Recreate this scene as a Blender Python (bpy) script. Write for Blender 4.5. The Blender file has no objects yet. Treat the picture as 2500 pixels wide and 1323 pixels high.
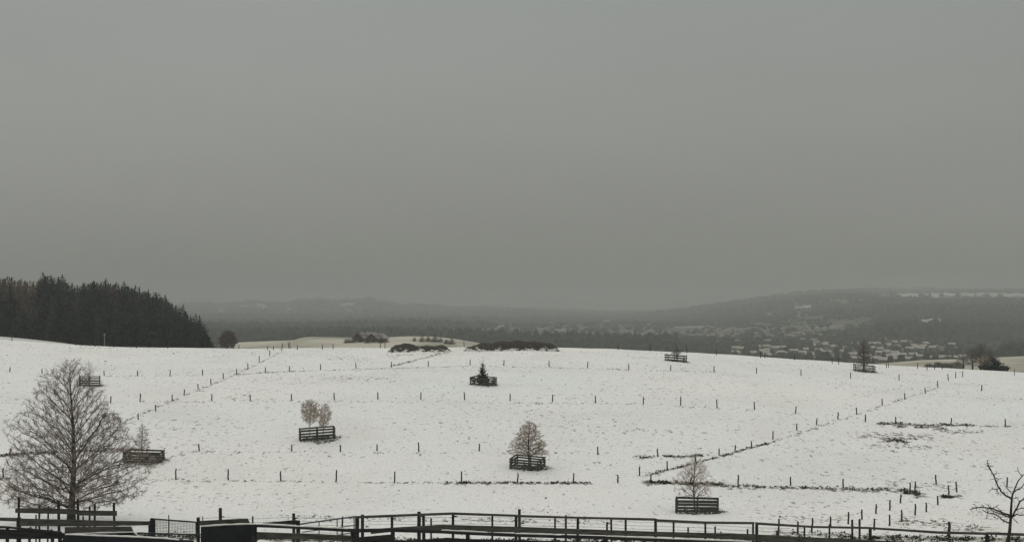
import bpy, math, random
import numpy as np
random.seed(7)
rng = np.random.default_rng(11)
scene = bpy.context.scene
COL = scene.collection
F = 3400.0; CX = 1250.0; HY = 750.0        # focal length in photo pixels, principal column, true horizon row

# ------------------------------------------------------------------ terrain
def ss(a, b, x):
    t = np.clip((np.asarray(x, float) - a) / (b - a), 0, 1)
    return t * t * (3 - 2 * t)
_py = [(-80, -3.2), (0, -4.4), (20, -5.5), (40, -7.7), (50, -9.2), (60, -11.0), (70, -12.7), (80, -14.0), (90, -15.05), (100, -15.9),
       (108, -16.3), (116, -16.25), (124, -15.65), (133, -14.75), (143, -13.6), (158, -11.75), (178, -9.95), (200, -8.75), (220, -7.9),
       (240, -7.35), (258, -7.3), (280, -8.2), (320, -12.0), (360, -17.0), (420, -22), (500, -28), (700, -34), (900, -40), (1200, -45), (20000, -45)]
_g = np.arange(-80, 1400, 1.0)
_v = np.interp(_g, [a for a, b in _py], [b for a, b in _py])
_k = np.exp(-0.5 * (np.arange(-18, 19) / 6.0) ** 2); _k /= _k.sum()
_v = np.convolve(np.pad(_v, 18, mode='edge'), _k, mode='valid')
CREST = [(-700, 800), (-200, 817), (0, 828), (100, 837), (200, 844), (400, 850), (600, 852), (900, 850), (1100, 849), (1300, 848), (1500, 853),
         (1700, 862), (1900, 875), (2100, 890), (2300, 901), (2500, 912), (3200, 932)]
R1 = [(-700, 990), (420, 900), (520, 852), (575, 842), (640, 839), (715, 836), (738, 829), (760, 827), (870, 829), (930, 829), (960, 827), (1000, 825),
      (1060, 826), (1110, 832), (1150, 839), (1200, 848), (1300, 880), (1500, 960), (3200, 990)]
R2 = [(-700, 990), (1900, 960), (2050, 912), (2150, 896), (2250, 887), (2350, 884), (2420, 880), (2500, 876), (2700, 874), (3200, 880)]
def tab(t, x): return np.interp(x, [a for a, b in t], [b for a, b in t])
def gs(x, s): return np.exp(-0.5 * (x / s) ** 2)
def H(X, Y):
    X = np.asarray(X, float); Y = np.asarray(Y, float)
    px = np.clip(CX + F * X / np.maximum(Y, 25), -700, 3200)
    z = np.interp(Y, _g, _v)
    z = z - (tab(CREST, px) - 848) / F * 255 * ss(125, 250, Y) * (1 - ss(600, 1000, Y))
    z = z + 8.5 * gs(px + 20, 330) * ss(270, 380, Y) * (1 - ss(520, 720, Y))
    und = 0.13 * np.sin(X / 9.3 + 0.6 * np.sin(Y / 13.0)) * np.sin(Y / 11.0 + 1.3) + 0.10 * np.sin(X / 4.1 + Y / 6.3) + 0.05 * np.sin(X / 1.9 - Y / 2.7 + 1.0)
    z = z + und * ss(60, 100, Y) * (1 - ss(235, 262, Y) * 0.55)
    z = np.maximum(z, -(tab(R1, px) - HY) / F * 640 - 0.00020 * (Y - 640) ** 2)
    z = np.maximum(z, -(tab(R2, px) - HY) / F * 430 - 0.00035 * (Y - 430) ** 2)
    far = ss(1300, 2200, Y)
    z = z + far * 3.0 * (np.sin(X / 310 + 1.2) * np.sin(Y / 420) + np.sin(X / 170 - Y / 260))
    z = z + 5 * gs(Y - 1850, 500) * ss(250, 500, px) * (1 - ss(950, 1500, px))
    z = z + 6 * gs(Y - 1950, 200) * gs(px - 2230, 160)
    # the wooded hill on the right, the low ridge far left, swells between them
    hr = np.interp(Y, [2200, 3000, 4500, 6500, 8300, 10500], [0, 37, 68, 112, 142, 120])
    z = z + hr * ss(1560, 2080, px + 60 * np.sin(Y / 700))
    hl = np.interp(Y, [4400, 6000, 7300, 8200, 10000], [0, 30, 80, 92, 60])
    hl = hl * (gs(px - 540, 190) + 0.86 * gs(px - 860, 120) * 0.95 + 0.45 * gs(px - 1060, 200))
    z = z + .60 * hl * (1 + 0.10 * np.sin(px / 23.0) + 0.06 * np.sin(px / 9.0 + 2))
    z = z + np.interp(Y, [5000, 7000, 14000], [0, 9, 22]) * gs(px - 1300, 700) * (1 + .2 * np.sin(px / 90.0))
    return z
def hz(x, y): return float(H(x, y))
_near = np.arange(84, 262, 0.25); _far = np.arange(900, 9000, 5.0)
def ray(px, py, far=False, fallback=None):
    Ys = _far if far else _near
    u = (px - CX) / F; w = -(py - HY) / F
    d = H(u * Ys, Ys) - w * Ys
    idx = np.nonzero(d >= 0)[0]
    Y = float(Ys[idx[0]]) if len(idx) else (fallback if fallback else (4000.0 if far else 250.0))
    return u * Y, Y, hz(u * Y, Y)
def at(px, py, D): return ((px - CX) / F * D, D, -(py - HY) / F * D)

# ------------------------------------------------------------------ materials
def new_mat(name):
    m = bpy.data.materials.new(name); m.use_nodes = True
    nt = m.node_tree; b = nt.nodes['Principled BSDF']; b.inputs['Roughness'].default_value = 0.9
    b.inputs['Specular IOR Level'].default_value = 0.15
    return m, nt, b
def noise(nt, scale, detail=4, rough=0.55, vec=None, dist=0.0):
    n = nt.nodes.new('ShaderNodeTexNoise'); n.inputs['Scale'].default_value = scale
    n.inputs['Detail'].default_value = detail; n.inputs['Roughness'].default_value = rough; n.inputs['Distortion'].default_value = dist
    if vec is not None: nt.links.new(vec, n.inputs['Vector'])
    return n.outputs['Fac']
def mapr(nt, v, a, b, c=0.0, d=1.0):
    n = nt.nodes.new('ShaderNodeMapRange'); n.inputs[1].default_value = a; n.inputs[2].default_value = b
    n.inputs[3].default_value = c; n.inputs[4].default_value = d; nt.links.new(v, n.inputs[0]); return n.outputs[0]
def mix(nt, f, a, b):
    n = nt.nodes.new('ShaderNodeMix'); n.data_type = 'RGBA'
    for s, v in ((n.inputs[0], f), (n.inputs[6], a), (n.inputs[7], b)):
        if isinstance(v, (tuple, list)): s.default_value = (*v, 1)
        elif isinstance(v, (int, float)): s.default_value = v
        else: nt.links.new(v, s)
    return n.outputs[2]
def mth(nt, op, a, b=None):
    n = nt.nodes.new('ShaderNodeMath'); n.operation = op
    for s, v in ((n.inputs[0], a), (n.inputs[1], b)):
        if v is None: continue
        if isinstance(v, (int, float)): s.default_value = v
        else: nt.links.new(v, s)
    return n.outputs[0]
def objcoord(nt, scale=(1, 1, 1)):
    t = nt.nodes.new('ShaderNodeTexCoord'); m = nt.nodes.new('ShaderNodeMapping'); m.inputs['Scale'].default_value = scale
    nt.links.new(t.outputs['Object'], m.inputs['Vector']); return m.outputs[0]
def bump(nt, b, h, strength, dist):
    n = nt.nodes.new('ShaderNodeBump'); n.inputs['Strength'].default_value = strength; n.inputs['Distance'].default_value = dist
    nt.links.new(h, n.inputs['Height']); nt.links.new(n.outputs[0], b.inputs['Normal'])
def two_tone(name, a, b, scale, lo=0.35, hi=0.65, rough=0.9, bmp=0.0, stretch=(1, 1, 1)):
    m, nt, bs = new_mat(name)
    v = objcoord(nt, stretch); n = noise(nt, scale, 5, 0.6, v)
    nt.links.new(mix(nt, mapr(nt, n, lo, hi), a, b), bs.inputs['Base Color']); bs.inputs['Roughness'].default_value = rough
    if bmp: bump(nt, bs, n, 0.6, bmp)
    return m
M = {}
M['board'] = two_tone('weathered_board', (.030, .029, .025), (.085, .080, .068), 6, bmp=.01, stretch=(.35, 1, 3))
M['post'] = two_tone('weathered_post', (.016, .016, .015), (.042, .040, .035), 9, bmp=.01, stretch=(3, 3, .5))
M['darkwood'] = two_tone('wet_dark_wood', (.012, .013, .014), (.032, .031, .029), 5, bmp=.01, stretch=(.4, 1, 3))
M['black'] = two_tone('black_sheet', (.008, .009, .011), (.016, .017, .020), 3, rough=.6)
M['steel'] = two_tone('grey_galvanised_steel', (.05, .06, .065), (.10, .11, .115), 8, rough=.5)
M['green'] = two_tone('dark_green_steel', (.010, .022, .022), (.020, .035, .034), 8, rough=.5)
M['palepost'] = two_tone('pale_post', (.22, .22, .2), (.32, .31, .29), 8)
M['bark'] = two_tone('dark_bark', (.018, .016, .014), (.050, .044, .038), 12, bmp=.01, stretch=(1, 1, .3))
M['twig'] = two_tone('twig', (.26, .20, .155), (.50, .41, .33), 4)
M['frost'] = two_tone('frosted_twig', (.13, .10, .078), (.35, .285, .23), 3)
M['pinktwig'] = two_tone('pale_birch_twig', (.36, .29, .24), (.58, .50, .43), 3)
M['haztwig'] = two_tone('grey_brown_twig', (.12, .104, .092), (.22, .19, .165), 2)
M['needle'] = two_tone('dark_needles', (.005, .014, .014), (.018, .032, .028), .8, .35, .7)
M['needle_young'] = two_tone('brownish_needles', (.018, .020, .014), (.055, .045, .030), 3)
M['larch'] = two_tone('bare_larch_twigs', (.070, .045, .034), (.120, .080, .058), .7)
M['fawood'] = two_tone('far_wood', (.016, .020, .018), (.040, .044, .036), .02, .4, .6)
M['snowlay'] = two_tone('snow_on_wood', (.50, .49, .45), (.66, .65, .61), 3)
M['wall'] = two_tone('house_wall', (.13, .12, .10), (.26, .24, .205), .02)
M['darkwall'] = two_tone('timber_wall', (.05, .045, .04), (.085, .075, .066), 1)
M['roof'] = two_tone('snowy_roof', (.18, .165, .14), (.50, .465, .40), .10, .35, .62)
M['farroof'] = two_tone('far_roof', (.13, .12, .105), (.36, .345, .31), .05, .35, .6)
M['farmroof'] = two_tone('farm_roof', (.09, .085, .08), (.30, .285, .26), .25, .42, .6)
M['glass'] = two_tone('dark_window', (.02, .02, .022), (.04, .04, .045), 1, rough=.2)
M['insul'] = two_tone('black_plastic', (.01, .01, .01), (.02, .02, .02), 3, rough=.5)
M['tuft'] = two_tone('winter_grass', (.028, .028, .018), (.13, .115, .075), 1.3, .35, .65)
M['tuftdark'] = two_tone('wet_dark_turf', (.012, .014, .010), (.035, .036, .024), 1.3)
M['cord'] = two_tone('fence_wire', (.07, .07, .068), (.12, .12, .115), 3, rough=.5)
# manure heap with snow caught on it
m, nt, bs = new_mat('manure_with_snow'); v = objcoord(nt)
n1 = noise(nt, 2.2, 8, .7, v); base = mix(nt, mapr(nt, n1, .35, .65), (.018, .016, .012), (.062, .052, .038))
n2 = noise(nt, 1.1, 6, .65, objcoord(nt, (1, 1, 2.5)))
sx = nt.nodes.new('ShaderNodeSeparateXYZ'); nt.links.new(objcoord(nt), sx.inputs[0])
low = mapr(nt, sx.outputs[2], -.3, .85, .20, -.09)
sn = mapr(nt, mth(nt, 'ADD', n2, low), .585, .61)
nt.links.new(mix(nt, sn, base, (.62, .61, .57)), bs.inputs['Base Color']); bump(nt, bs, n1, 1.0, .25); M['manure'] = m

# ground: one sheet; attributes snow / dry / wood are real ground cover at its place
m, nt, bs = new_mat('ground_cover')
def attr(n_):
    a = nt.nodes.new('ShaderNodeAttribute'); a.attribute_name = n_; return a.outputs['Fac']
v = objcoord(nt)
a_snow, a_dry, a_bare, a_near = attr('snow'), attr('dry'), attr('bare'), attr('near')
# near snow with grass poking through
big = noise(nt, .045, 4, .6, v); mid_ = noise(nt, .28, 4, .6, v)
vo = nt.nodes.new('ShaderNodeTexNoise'); vo.inputs['Scale'].default_value = 1.5; vo.inputs['Detail'].default_value = 3; vo.inputs['Roughness'].default_value = .62
nt.links.new(objcoord(nt, (1.25, .62, 1)), vo.inputs['Vector'])
thr = mth(nt, 'ADD', mapr(nt, big, .35, .65, .035, -.03), mapr(nt, mid_, .3, .7, .02, -.02))
cov = mth(nt, 'SUBTRACT', vo.outputs['Fac'], thr)                # higher = more grass shows
cov = mth(nt, 'ADD', cov, mth(nt, 'MULTIPLY', a_bare, .31))
speck = mapr(nt, cov, .60, .74)
grass = mix(nt, mapr(nt, noise(nt, 3.0, 3, .6, v), .35, .65), (.075, .070, .052), (.24, .22, .165))
fine = noise(nt, 5.5, 5, .7, v)
snowc = mix(nt, mapr(nt, noise(nt, .03, 3, .5, v), .3, .7), (.76, .77, .745), (.80, .785, .745))
snowc = mix(nt, mapr(nt, noise(nt, .085, 5, .62, objcoord(nt, (1, .8, 1))), .48, .66, 0, .16), snowc, (.44, .415, .345))
snowc = mix(nt, mapr(nt, fine, .46, .68, 0, .58), snowc, (.36, .345, .295))
near = mix(nt, mth(nt, 'MULTIPLY', speck, .9), snowc, grass)
# meadows with thin melting snow
st = noise(nt, .02, 5, .6, objcoord(nt, (1, .6, 1)))
dry = mix(nt, mapr(nt, st, .40, .62), (.46, .43, .35), (.25, .24, .18))
# valley: dark ground, pale patches
vn = noise(nt, .0035, 6, .62, objcoord(nt, (.6, 1, 1)))
val = mix(nt, mapr(nt, vn, .45, .62), (.035, .038, .030), (.075, .073, .055))
pale = noise(nt, .012, 5, .6, objcoord(nt, (.7, 1, 1)))
val = mix(nt, mapr(nt, pale, .52, .62, 0, .7), val, (.15, .145, .12))
val = mix(nt, a_snow, val, (.60, .59, .56))
out = mix(nt, a_dry, val, dry); out = mix(nt, a_near, out, near)
nt.links.new(out, bs.inputs['Base Color'])
hgt = mth(nt, 'ADD', mth(nt, 'MULTIPLY', fine, .5), mth(nt, 'MULTIPLY', vo.outputs['Fac'], 1.0))
bump(nt, bs, hgt, .55, .10); M['ground'] = m

# ------------------------------------------------------------------ object helpers
def tag(o, label=None, cat=None, group=None, kind=None):
    if label: o['label'] = label
    if cat: o['category'] = cat
    if group: o['group'] = group
    if kind: o['kind'] = kind
    return o
def link(name, data, parent=None, loc=None):
    o = bpy.data.objects.new(name, data); COL.objects.link(o)
    if parent: o.parent = parent
    if loc is not None: o.location = loc
    return o
def thing(name, loc, label, cat, group=None, rz=0):
    o = link(name, None, loc=loc); o.rotation_euler.z = rz; o.empty_display_size = .2
    return tag(o, label, cat, group)
def npmesh(name, V, tris, mat, smooth=False):
    me = bpy.data.meshes.new(name); V = np.asarray(V, np.float32); tris = np.asarray(tris, np.int32); k = tris.shape[1]
    me.vertices.add(len(V)); me.vertices.foreach_set('co', V.ravel())
    me.loops.add(tris.size); me.loops.foreach_set('vertex_index', tris.ravel())
    me.polygons.add(len(tris)); me.polygons.foreach_set('loop_start', np.arange(0, tris.size, k, dtype=np.int32))
    me.polygons.foreach_set('loop_total', np.full(len(tris), k, np.int32))
    if smooth: me.polygons.foreach_set('use_smooth', np.ones(len(tris), bool))
    me.materials.append(mat); me.update(calc_edges=True); return me
def pymesh(name, V, Fc, mat):
    me = bpy.data.meshes.new(name); me.from_pydata([tuple(map(float, v)) for v in V], [], Fc); me.materials.append(mat); me.update(); return me
class MB:
    def __init__(s): s.V = []; s.F = []; s.S = []
    def add(s, V, Fc):
        n = len(s.V); s.V += [tuple(v) for v in V]; s.F += [tuple(i + n for i in f) for f in Fc]
    def hexa(s, c):   # eight corners: bottom 0-3, top 4-7
        s.add(c, [(0, 3, 2, 1), (4, 5, 6, 7), (0, 1, 5, 4), (1, 2, 6, 5), (2, 3, 7, 6), (3, 0, 4, 7)])
    def box(s, x0, y0, z0, x1, y1, z1):
        s.hexa([(x0, y0, z0), (x1, y0, z0), (x1, y1, z0), (x0, y1, z0), (x0, y0, z1), (x1, y0, z1), (x1, y1, z1), (x0, y1, z1)])
    def tube(s, pts, rad, n=8, cap=True):
        pts = [np.array(p, float) for p in pts]; rings = []
        for i, p in enumerate(pts):
            d = pts[min(i + 1, len(pts) - 1)] - pts[max(i - 1, 0)]; d /= (np.linalg.norm(d) + 1e-9)
            a = np.array([1, 0, 0]) if abs(d[0]) < .8 else np.array([0, 1, 0])
            b = np.cross(d, a); b /= np.linalg.norm(b); c = np.cross(d, b)
            r = rad[i] if isinstance(rad, (list, tuple)) else rad
            rings.append([p + r * (math.cos(2 * math.pi * k / n) * b + math.sin(2 * math.pi * k / n) * c) for k in range(n)])
        V = [q for r in rings for q in r]; Fc = []
        for i in range(len(pts) - 1):
            for k in range(n):
                k2 = (k + 1) % n; Fc.append((i * n + k, i * n + k2, (i + 1) * n + k2, (i + 1) * n + k))
        if cap: Fc.append(tuple(range(n - 1, -1, -1))); Fc.append(tuple((len(pts) - 1) * n + k for k in range(n)))
        s.add(V, Fc)
    def mesh(s, name, mat): return pymesh(name, s.V, s.F, mat)
def part(name, mb, mat, parent):
    return link(name, mb.mesh(name, mat), parent)
def segs_arr(S, n):
    """many thin tapered prisms at once: rows p0(3) p1(3) r0 r1"""
    S = np.asarray(S, float); p0, p1, r0, r1 = S[:, :3], S[:, 3:6], S[:, 6], S[:, 7]
    d = p1 - p0; d /= (np.linalg.norm(d, axis=1, keepdims=True) + 1e-9)
    a = np.tile([0.31, 0.2, 0.93], (len(S), 1)); b = np.cross(d, a); b /= (np.linalg.norm(b, axis=1, keepdims=True) + 1e-9); c = np.cross(d, b)
    V = np.zeros((len(S), 2 * n, 3))
    for k in range(n):
        o = math.cos(2 * math.pi * k / n) * b + math.sin(2 * math.pi * k / n) * c
        V[:, k] = p0 + o * r0[:, None]; V[:, n + k] = p1 + o * r1[:, None]
    base = (np.arange(len(S)) * 2 * n)[:, None]
    Q = np.concatenate([base + np.array([[k, (k + 1) % n, n + (k + 1) % n, n + k]]) for k in range(n)])
    return V.reshape(-1, 3), Q
def segs_mesh(name, S, mat, n=3):
    V, Q = segs_arr(S, n); return npmesh(name, V, Q, mat)
def segs_mesh2(name, S1, m1, n1, S2, m2, n2):
    V1, Q1 = segs_arr(S1, n1); V2, Q2 = segs_arr(S2, n2)
    me = npmesh(name, np.concatenate([V1, V2]), np.concatenate([Q1, Q2 + len(V1)]), m1); me.materials.append(m2)
    me.polygons.foreach_set('material_index', np.concatenate([np.zeros(len(Q1), np.int32), np.ones(len(Q2), np.int32)])); return me

# ------------------------------------------------------------------ ground sheet
Yr = [-70 + 4 * i for i in range(22)]
y = Yr[-1]
while y < 14200: y += max(.45, y * .0062) if y > 84 else 1.2; Yr.append(y)
Yr = np.array(Yr); U = np.linspace(-1, 1, 620); U = np.sign(U) * (0.75 * np.abs(U) + 0.25 * np.abs(U) ** 3)
XX = U[None, :] * (Yr[:, None] + 110) * 0.60; YY = np.repeat(Yr[:, None], len(U), 1); ZZ = H(XX, YY)
V = np.stack([XX, YY, ZZ], -1).reshape(-1, 3); nr, nc = XX.shape
i = np.arange((nr - 1) * (nc - 1)); r_ = i // (nc - 1); c_ = i % (nc - 1); q0 = r_ * nc + c_
Q = np.stack([q0, q0 + 1, q0 + nc + 1, q0 + nc], 1)
gme = npmesh('ground', V, Q, M['ground'], True)
PX = CX + F * XX / np.maximum(YY, 25); PY = HY - F * ZZ / np.maximum(YY, 1)
# pale open fields of the valley: (px, Y, half width px, half depth m, cover)
FIELDS = [(1485, 4300, 24, 420, .95), (1235, 3050, 26, 130, .6), (1060, 3400, 90, 110, .55), (1095, 2250, 34, 130, .6), (905, 3300, 28, 90, .4),
          (2280, 2550, 48, 110, .55), (1960, 3150, 40, 60, .35), (1800, 2650, 46, 60, .3), (1680, 3000, 60, 80, .4), (1720, 2350, 60, 70, .35), (1900, 2200, 80, 40, .25),
          (2010, 2450, 60, 50, .3), (1560, 2500, 50, 80, .35), (1350, 2700, 40, 80, .3), (1620, 2100, 50, 60, .35),
          (2235, 5600, 105, 560, .9), (2420, 5600, 130, 300, .75), (1965, 3900, 30, 110, .6), (1870, 3700, 40, 60, .35), (2060, 4300, 50, 70, .3),
          (600, 6900, 20, 200, .45), (640, 6900, 14, 320, .6), (700, 6600, 14, 200, .7), (850, 7000, 22, 220, .7), (540, 6500, 30, 160, .5), (770, 4300, 60, 120, .3), (900, 2900, 60, 60, .25), (1180, 2600, 40, 80, .35)]
def fieldmask(px, Y):
    s = np.zeros_like(px, float)
    for fx, fy, hw, hd, c in FIELDS:
        if c < .5: c *= .6
        wob = 8 * np.sin(px / 7.0 + fy) + 4 * np.sin(px / 2.9)
        d = ((px - fx) / hw) ** 2 + ((Y - fy + wob * hd / 30) / hd) ** 2
        s = np.maximum(s, c * (1 - ss(.75, 1.15, d)))
    return s
near = 1 - ss(268, 290, YY)
dry = (1 - near) * (1 - ss(760, 900, YY))
dry = dry * ss(535, 560, PX)
leftsnow = (1 - near) * (1 - ss(330, 345, YY)) * (1 - ss(535, 560, PX))
snow = np.maximum(fieldmask(PX, YY), leftsnow * .8)
# worn or grassy places in the near field (grass line along each fence row, wet patches)
def lined(px, py, x0, y0, x1, y1, w, amt, j=0):
    t = np.clip(((px - x0) * (x1 - x0) + (py - y0) * (y1 - y0)) / ((x1 - x0) ** 2 + (y1 - y0) ** 2), 0, 1)
    d = np.hypot((px - x0 - t * (x1 - x0)) * .35, (py - y0 - t * (y1 - y0)))
    return amt * np.exp(-(d / w) ** 2)
LINES = [(1090, 1179, 1440, 1179, 3, .95), (1580, 1177, 1760, 1183, 4, 1.3), (1750, 1186, 2170, 1196, 5, .75), (960, 1179, 1090, 1178, 2.2, .5), (370, 1171, 960, 1179, 1.6, .4),
         (1550, 1117, 1720, 1112, 2.5, .9), (1580, 1160, 1700, 1130, 3, .85), (1700, 1130, 1890, 1078, 2.6, .85), (1890, 1078, 2290, 946, 2, .45),
         (2145, 1033, 2300, 1040, 3.6, 1.0), (2180, 1040, 2310, 1048, 2.4, .8), (2300, 1036, 2380, 1039, 3, 1.05), (2380, 1040, 2470, 1042, 2, .75), (2300, 1052, 2400, 1056, 5, .5), (2160, 1074, 2215, 1079, 3.6, .95), (2140, 1070, 2240, 1072, 1.6, .7), (2110, 1062, 2260, 1066, 9, .45), (2130, 1088, 2260, 1092, 6, .35),
         (2200, 1196, 2245, 1208, 7, 1.1), (2300, 1212, 2340, 1212, 4, 1.2), (2040, 1312, 2520, 1318, 9, .85), (2200, 1270, 2400, 1290, 14, .42), (1900, 1300, 2060, 1306, 8, .5), (1850, 1262, 2050, 1270, 10, .3), (2360, 1250, 2440, 1262, 10, .3),
         (0, 1112, 120, 1104, 4, 1.0), (120, 1104, 330, 1097, 4, .8), (0, 1168, 60, 1168, 3, .6), (250, 918, 500, 916, 1.2, .35), (577, 914, 720, 906, 1.5, .6), (720, 906, 1160, 893, 1.3, .45), (1160, 893, 1750, 908, 1.2, .35),
         (300, 1030, 580, 912, 2, .5), (580, 912, 690, 858, 2, .45), (340, 982, 700, 978, 1.5, .35), (700, 978, 1560, 986, 1.5, .35), (1560, 986, 1950, 1010, 1.5, .3), (440, 1103, 1460, 1108, 1.3, .3),
         (960, 893, 1100, 858, 2.2, .7), (950, 868, 1080, 862, 6, .42), (820, 872, 900, 876, 6, .3), (780, 920, 960, 926, 8, .26), (700, 1262, 1500, 1275, 7, .34), (1250, 1240, 1480, 1268, 9, .22), (0, 1300, 900, 1320, 7, .8), (900, 1318, 2000, 1322, 5, .7),
         (2170, 1180, 2320, 1190, 12, .28), (560, 972, 660, 982, 6, .2)]
GUARDS = [  # px, py of the middle of the footprint, width m, depth m, yaw, height, rails, post rows
    (1702, 1250, 3.2, 1.7, math.radians(9), 1.03, 4), (1288, 1143, 2.65, 2.2, math.radians(17), .93, 4), (774, 1073, 3.45, 1.3, math.radians(-13), 1.13, 4), (351, 1126, 3.3, 1.6, math.radians(7), .88, 4),
    (1180, 939, 2.45, 2.5, math.radians(23), .98, 4), (1650, 882, 2.95, 2.6, math.radians(17), 1.02, 3), (2110, 907, 3.1, 2.2, math.radians(6), 1.0, 3), (219, 941, 2.4, 2.0, math.radians(-16), 1.1, 4)]
bare = np.zeros_like(XX); nm = (YY > 84) & (YY < 270)
for L in LINES: bare[nm] = np.maximum(bare[nm], lined(PX[nm], PY[nm], *L))
for g in GUARDS:
    gx, gy, gz = ray(g[0], g[1]); d = np.hypot(XX - gx - .5, (YY - gy)) / (g[2] * .62)
    bare = np.maximum(bare, .85 * np.exp(-(d / 1.0) ** 4) * near)
for n_, a_ in (('near', near), ('dry', dry), ('snow', snow), ('bare', bare)):
    at_ = gme.attributes.new(n_, 'FLOAT', 'POINT'); at_.data.foreach_set('value', a_.astype(np.float32).ravel())
g = link('ground', gme); tag(g, kind='structure')

# ------------------------------------------------------------------ tufts of grass standing in the snow (uncountable)
def tufts(name, pts, size, mat, label):
    n = len(pts); B = 4
    P = np.repeat(pts, B, 0); s = np.repeat(size, B) * rng.uniform(.6, 1.3, n * B)
    a = rng.uniform(0, 2 * np.pi, n * B); off = rng.normal(0, .35, (n * B, 2)) * s[:, None]
    c = P.copy(); c[:, :2] += off; w = s * .42
    e = np.stack([np.cos(a), np.sin(a), np.zeros_like(a)], 1)
    b0 = c - e * w[:, None]; b1 = c + e * w[:, None]; b0[:, 2] -= .03; b1[:, 2] -= .03
    tp = c + np.stack([rng.normal(0, .4, n * B) * s, rng.normal(0, .4, n * B) * s, s * .62], 1)
    V = np.stack([b0, b1, tp], 1).reshape(-1, 3); T = np.arange(len(V)).reshape(-1, 3)
    o = link(name, npmesh(name, V, T, mat)); tag(o, label, 'grass', kind='stuff')
def onfield(px, py):
    out = []
    for a, b in zip(px, py):
        x, yy, z = ray(a, b)
        out.append((x, yy, z))
    return np.array(out)
# open field
X = rng.uniform(-105, 105, 110000); Y = rng.uniform(86, 256, 110000)
keep = np.abs(X) < Y * .40
dn = .5 + .5 * np.sin(X / 7 + 2 * np.sin(Y / 15)) * np.sin(Y / 9 + np.sin(X / 11)) + .25 * np.sin(X / 2.3 + Y / 3.1)
keep &= rng.uniform(0, 1, 110000) < np.clip(.05 + .30 * np.clip(dn, 0, 1.5) ** 2.5 * (.4 + .6 * ss(-.4, .5, np.sin(X / 23 + 1.7) * np.sin(Y / 19 + X / 60))), 0, 1)
X, Y = X[keep], Y[keep]
tufts('grass_tufts', np.stack([X, Y, H(X, Y)], 1), np.exp(rng.normal(-2.78, .42, len(X))), M['tuft'], 'small brown grass tufts poking through the thin snow of the field')
pts, sz = [], []
for L in LINES:
    ln = math.hypot(L[2] - L[0], (L[3] - L[1]) * 3); k = int(ln * L[5] ** 1.5 * (.36 + L[4] * .14))
    t = rng.uniform(0, 1, k); cl = .5 + .5 * np.sin(t * ln / 9 + L[0]); t = t[rng.uniform(0, 1, k) < .35 + .65 * cl]
    px = L[0] + t * (L[2] - L[0]); py = L[1] + t * (L[3] - L[1]) + rng.normal(0, L[4] * .48, len(t)) + .8 * np.sin(t * ln / 14)
    pts.append(onfield(px, py)); sz.append(np.full(len(t), .075 + .085 * min(1.2, L[5])) * rng.uniform(.5, 1.6, len(t)))
for g_ in GUARDS:
    gx, gy, gz = ray(g_[0], g_[1]); k = 120; a = rng.uniform(0, 6.283, k); r = np.sqrt(rng.uniform(0, 1, k)) * g_[2] * .62
    x = gx + .3 + np.cos(a) * r; yy = gy + np.sin(a) * r * .8; pts.append(np.stack([x, yy, H(x, yy)], 1)); sz.append(rng.uniform(.08, .2, k))
pts = np.concatenate(pts); sz = np.concatenate(sz)
tufts('grass_verge', pts, sz, M['tuftdark'], 'dark matted grass showing along the fence rows and wet ground')

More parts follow.
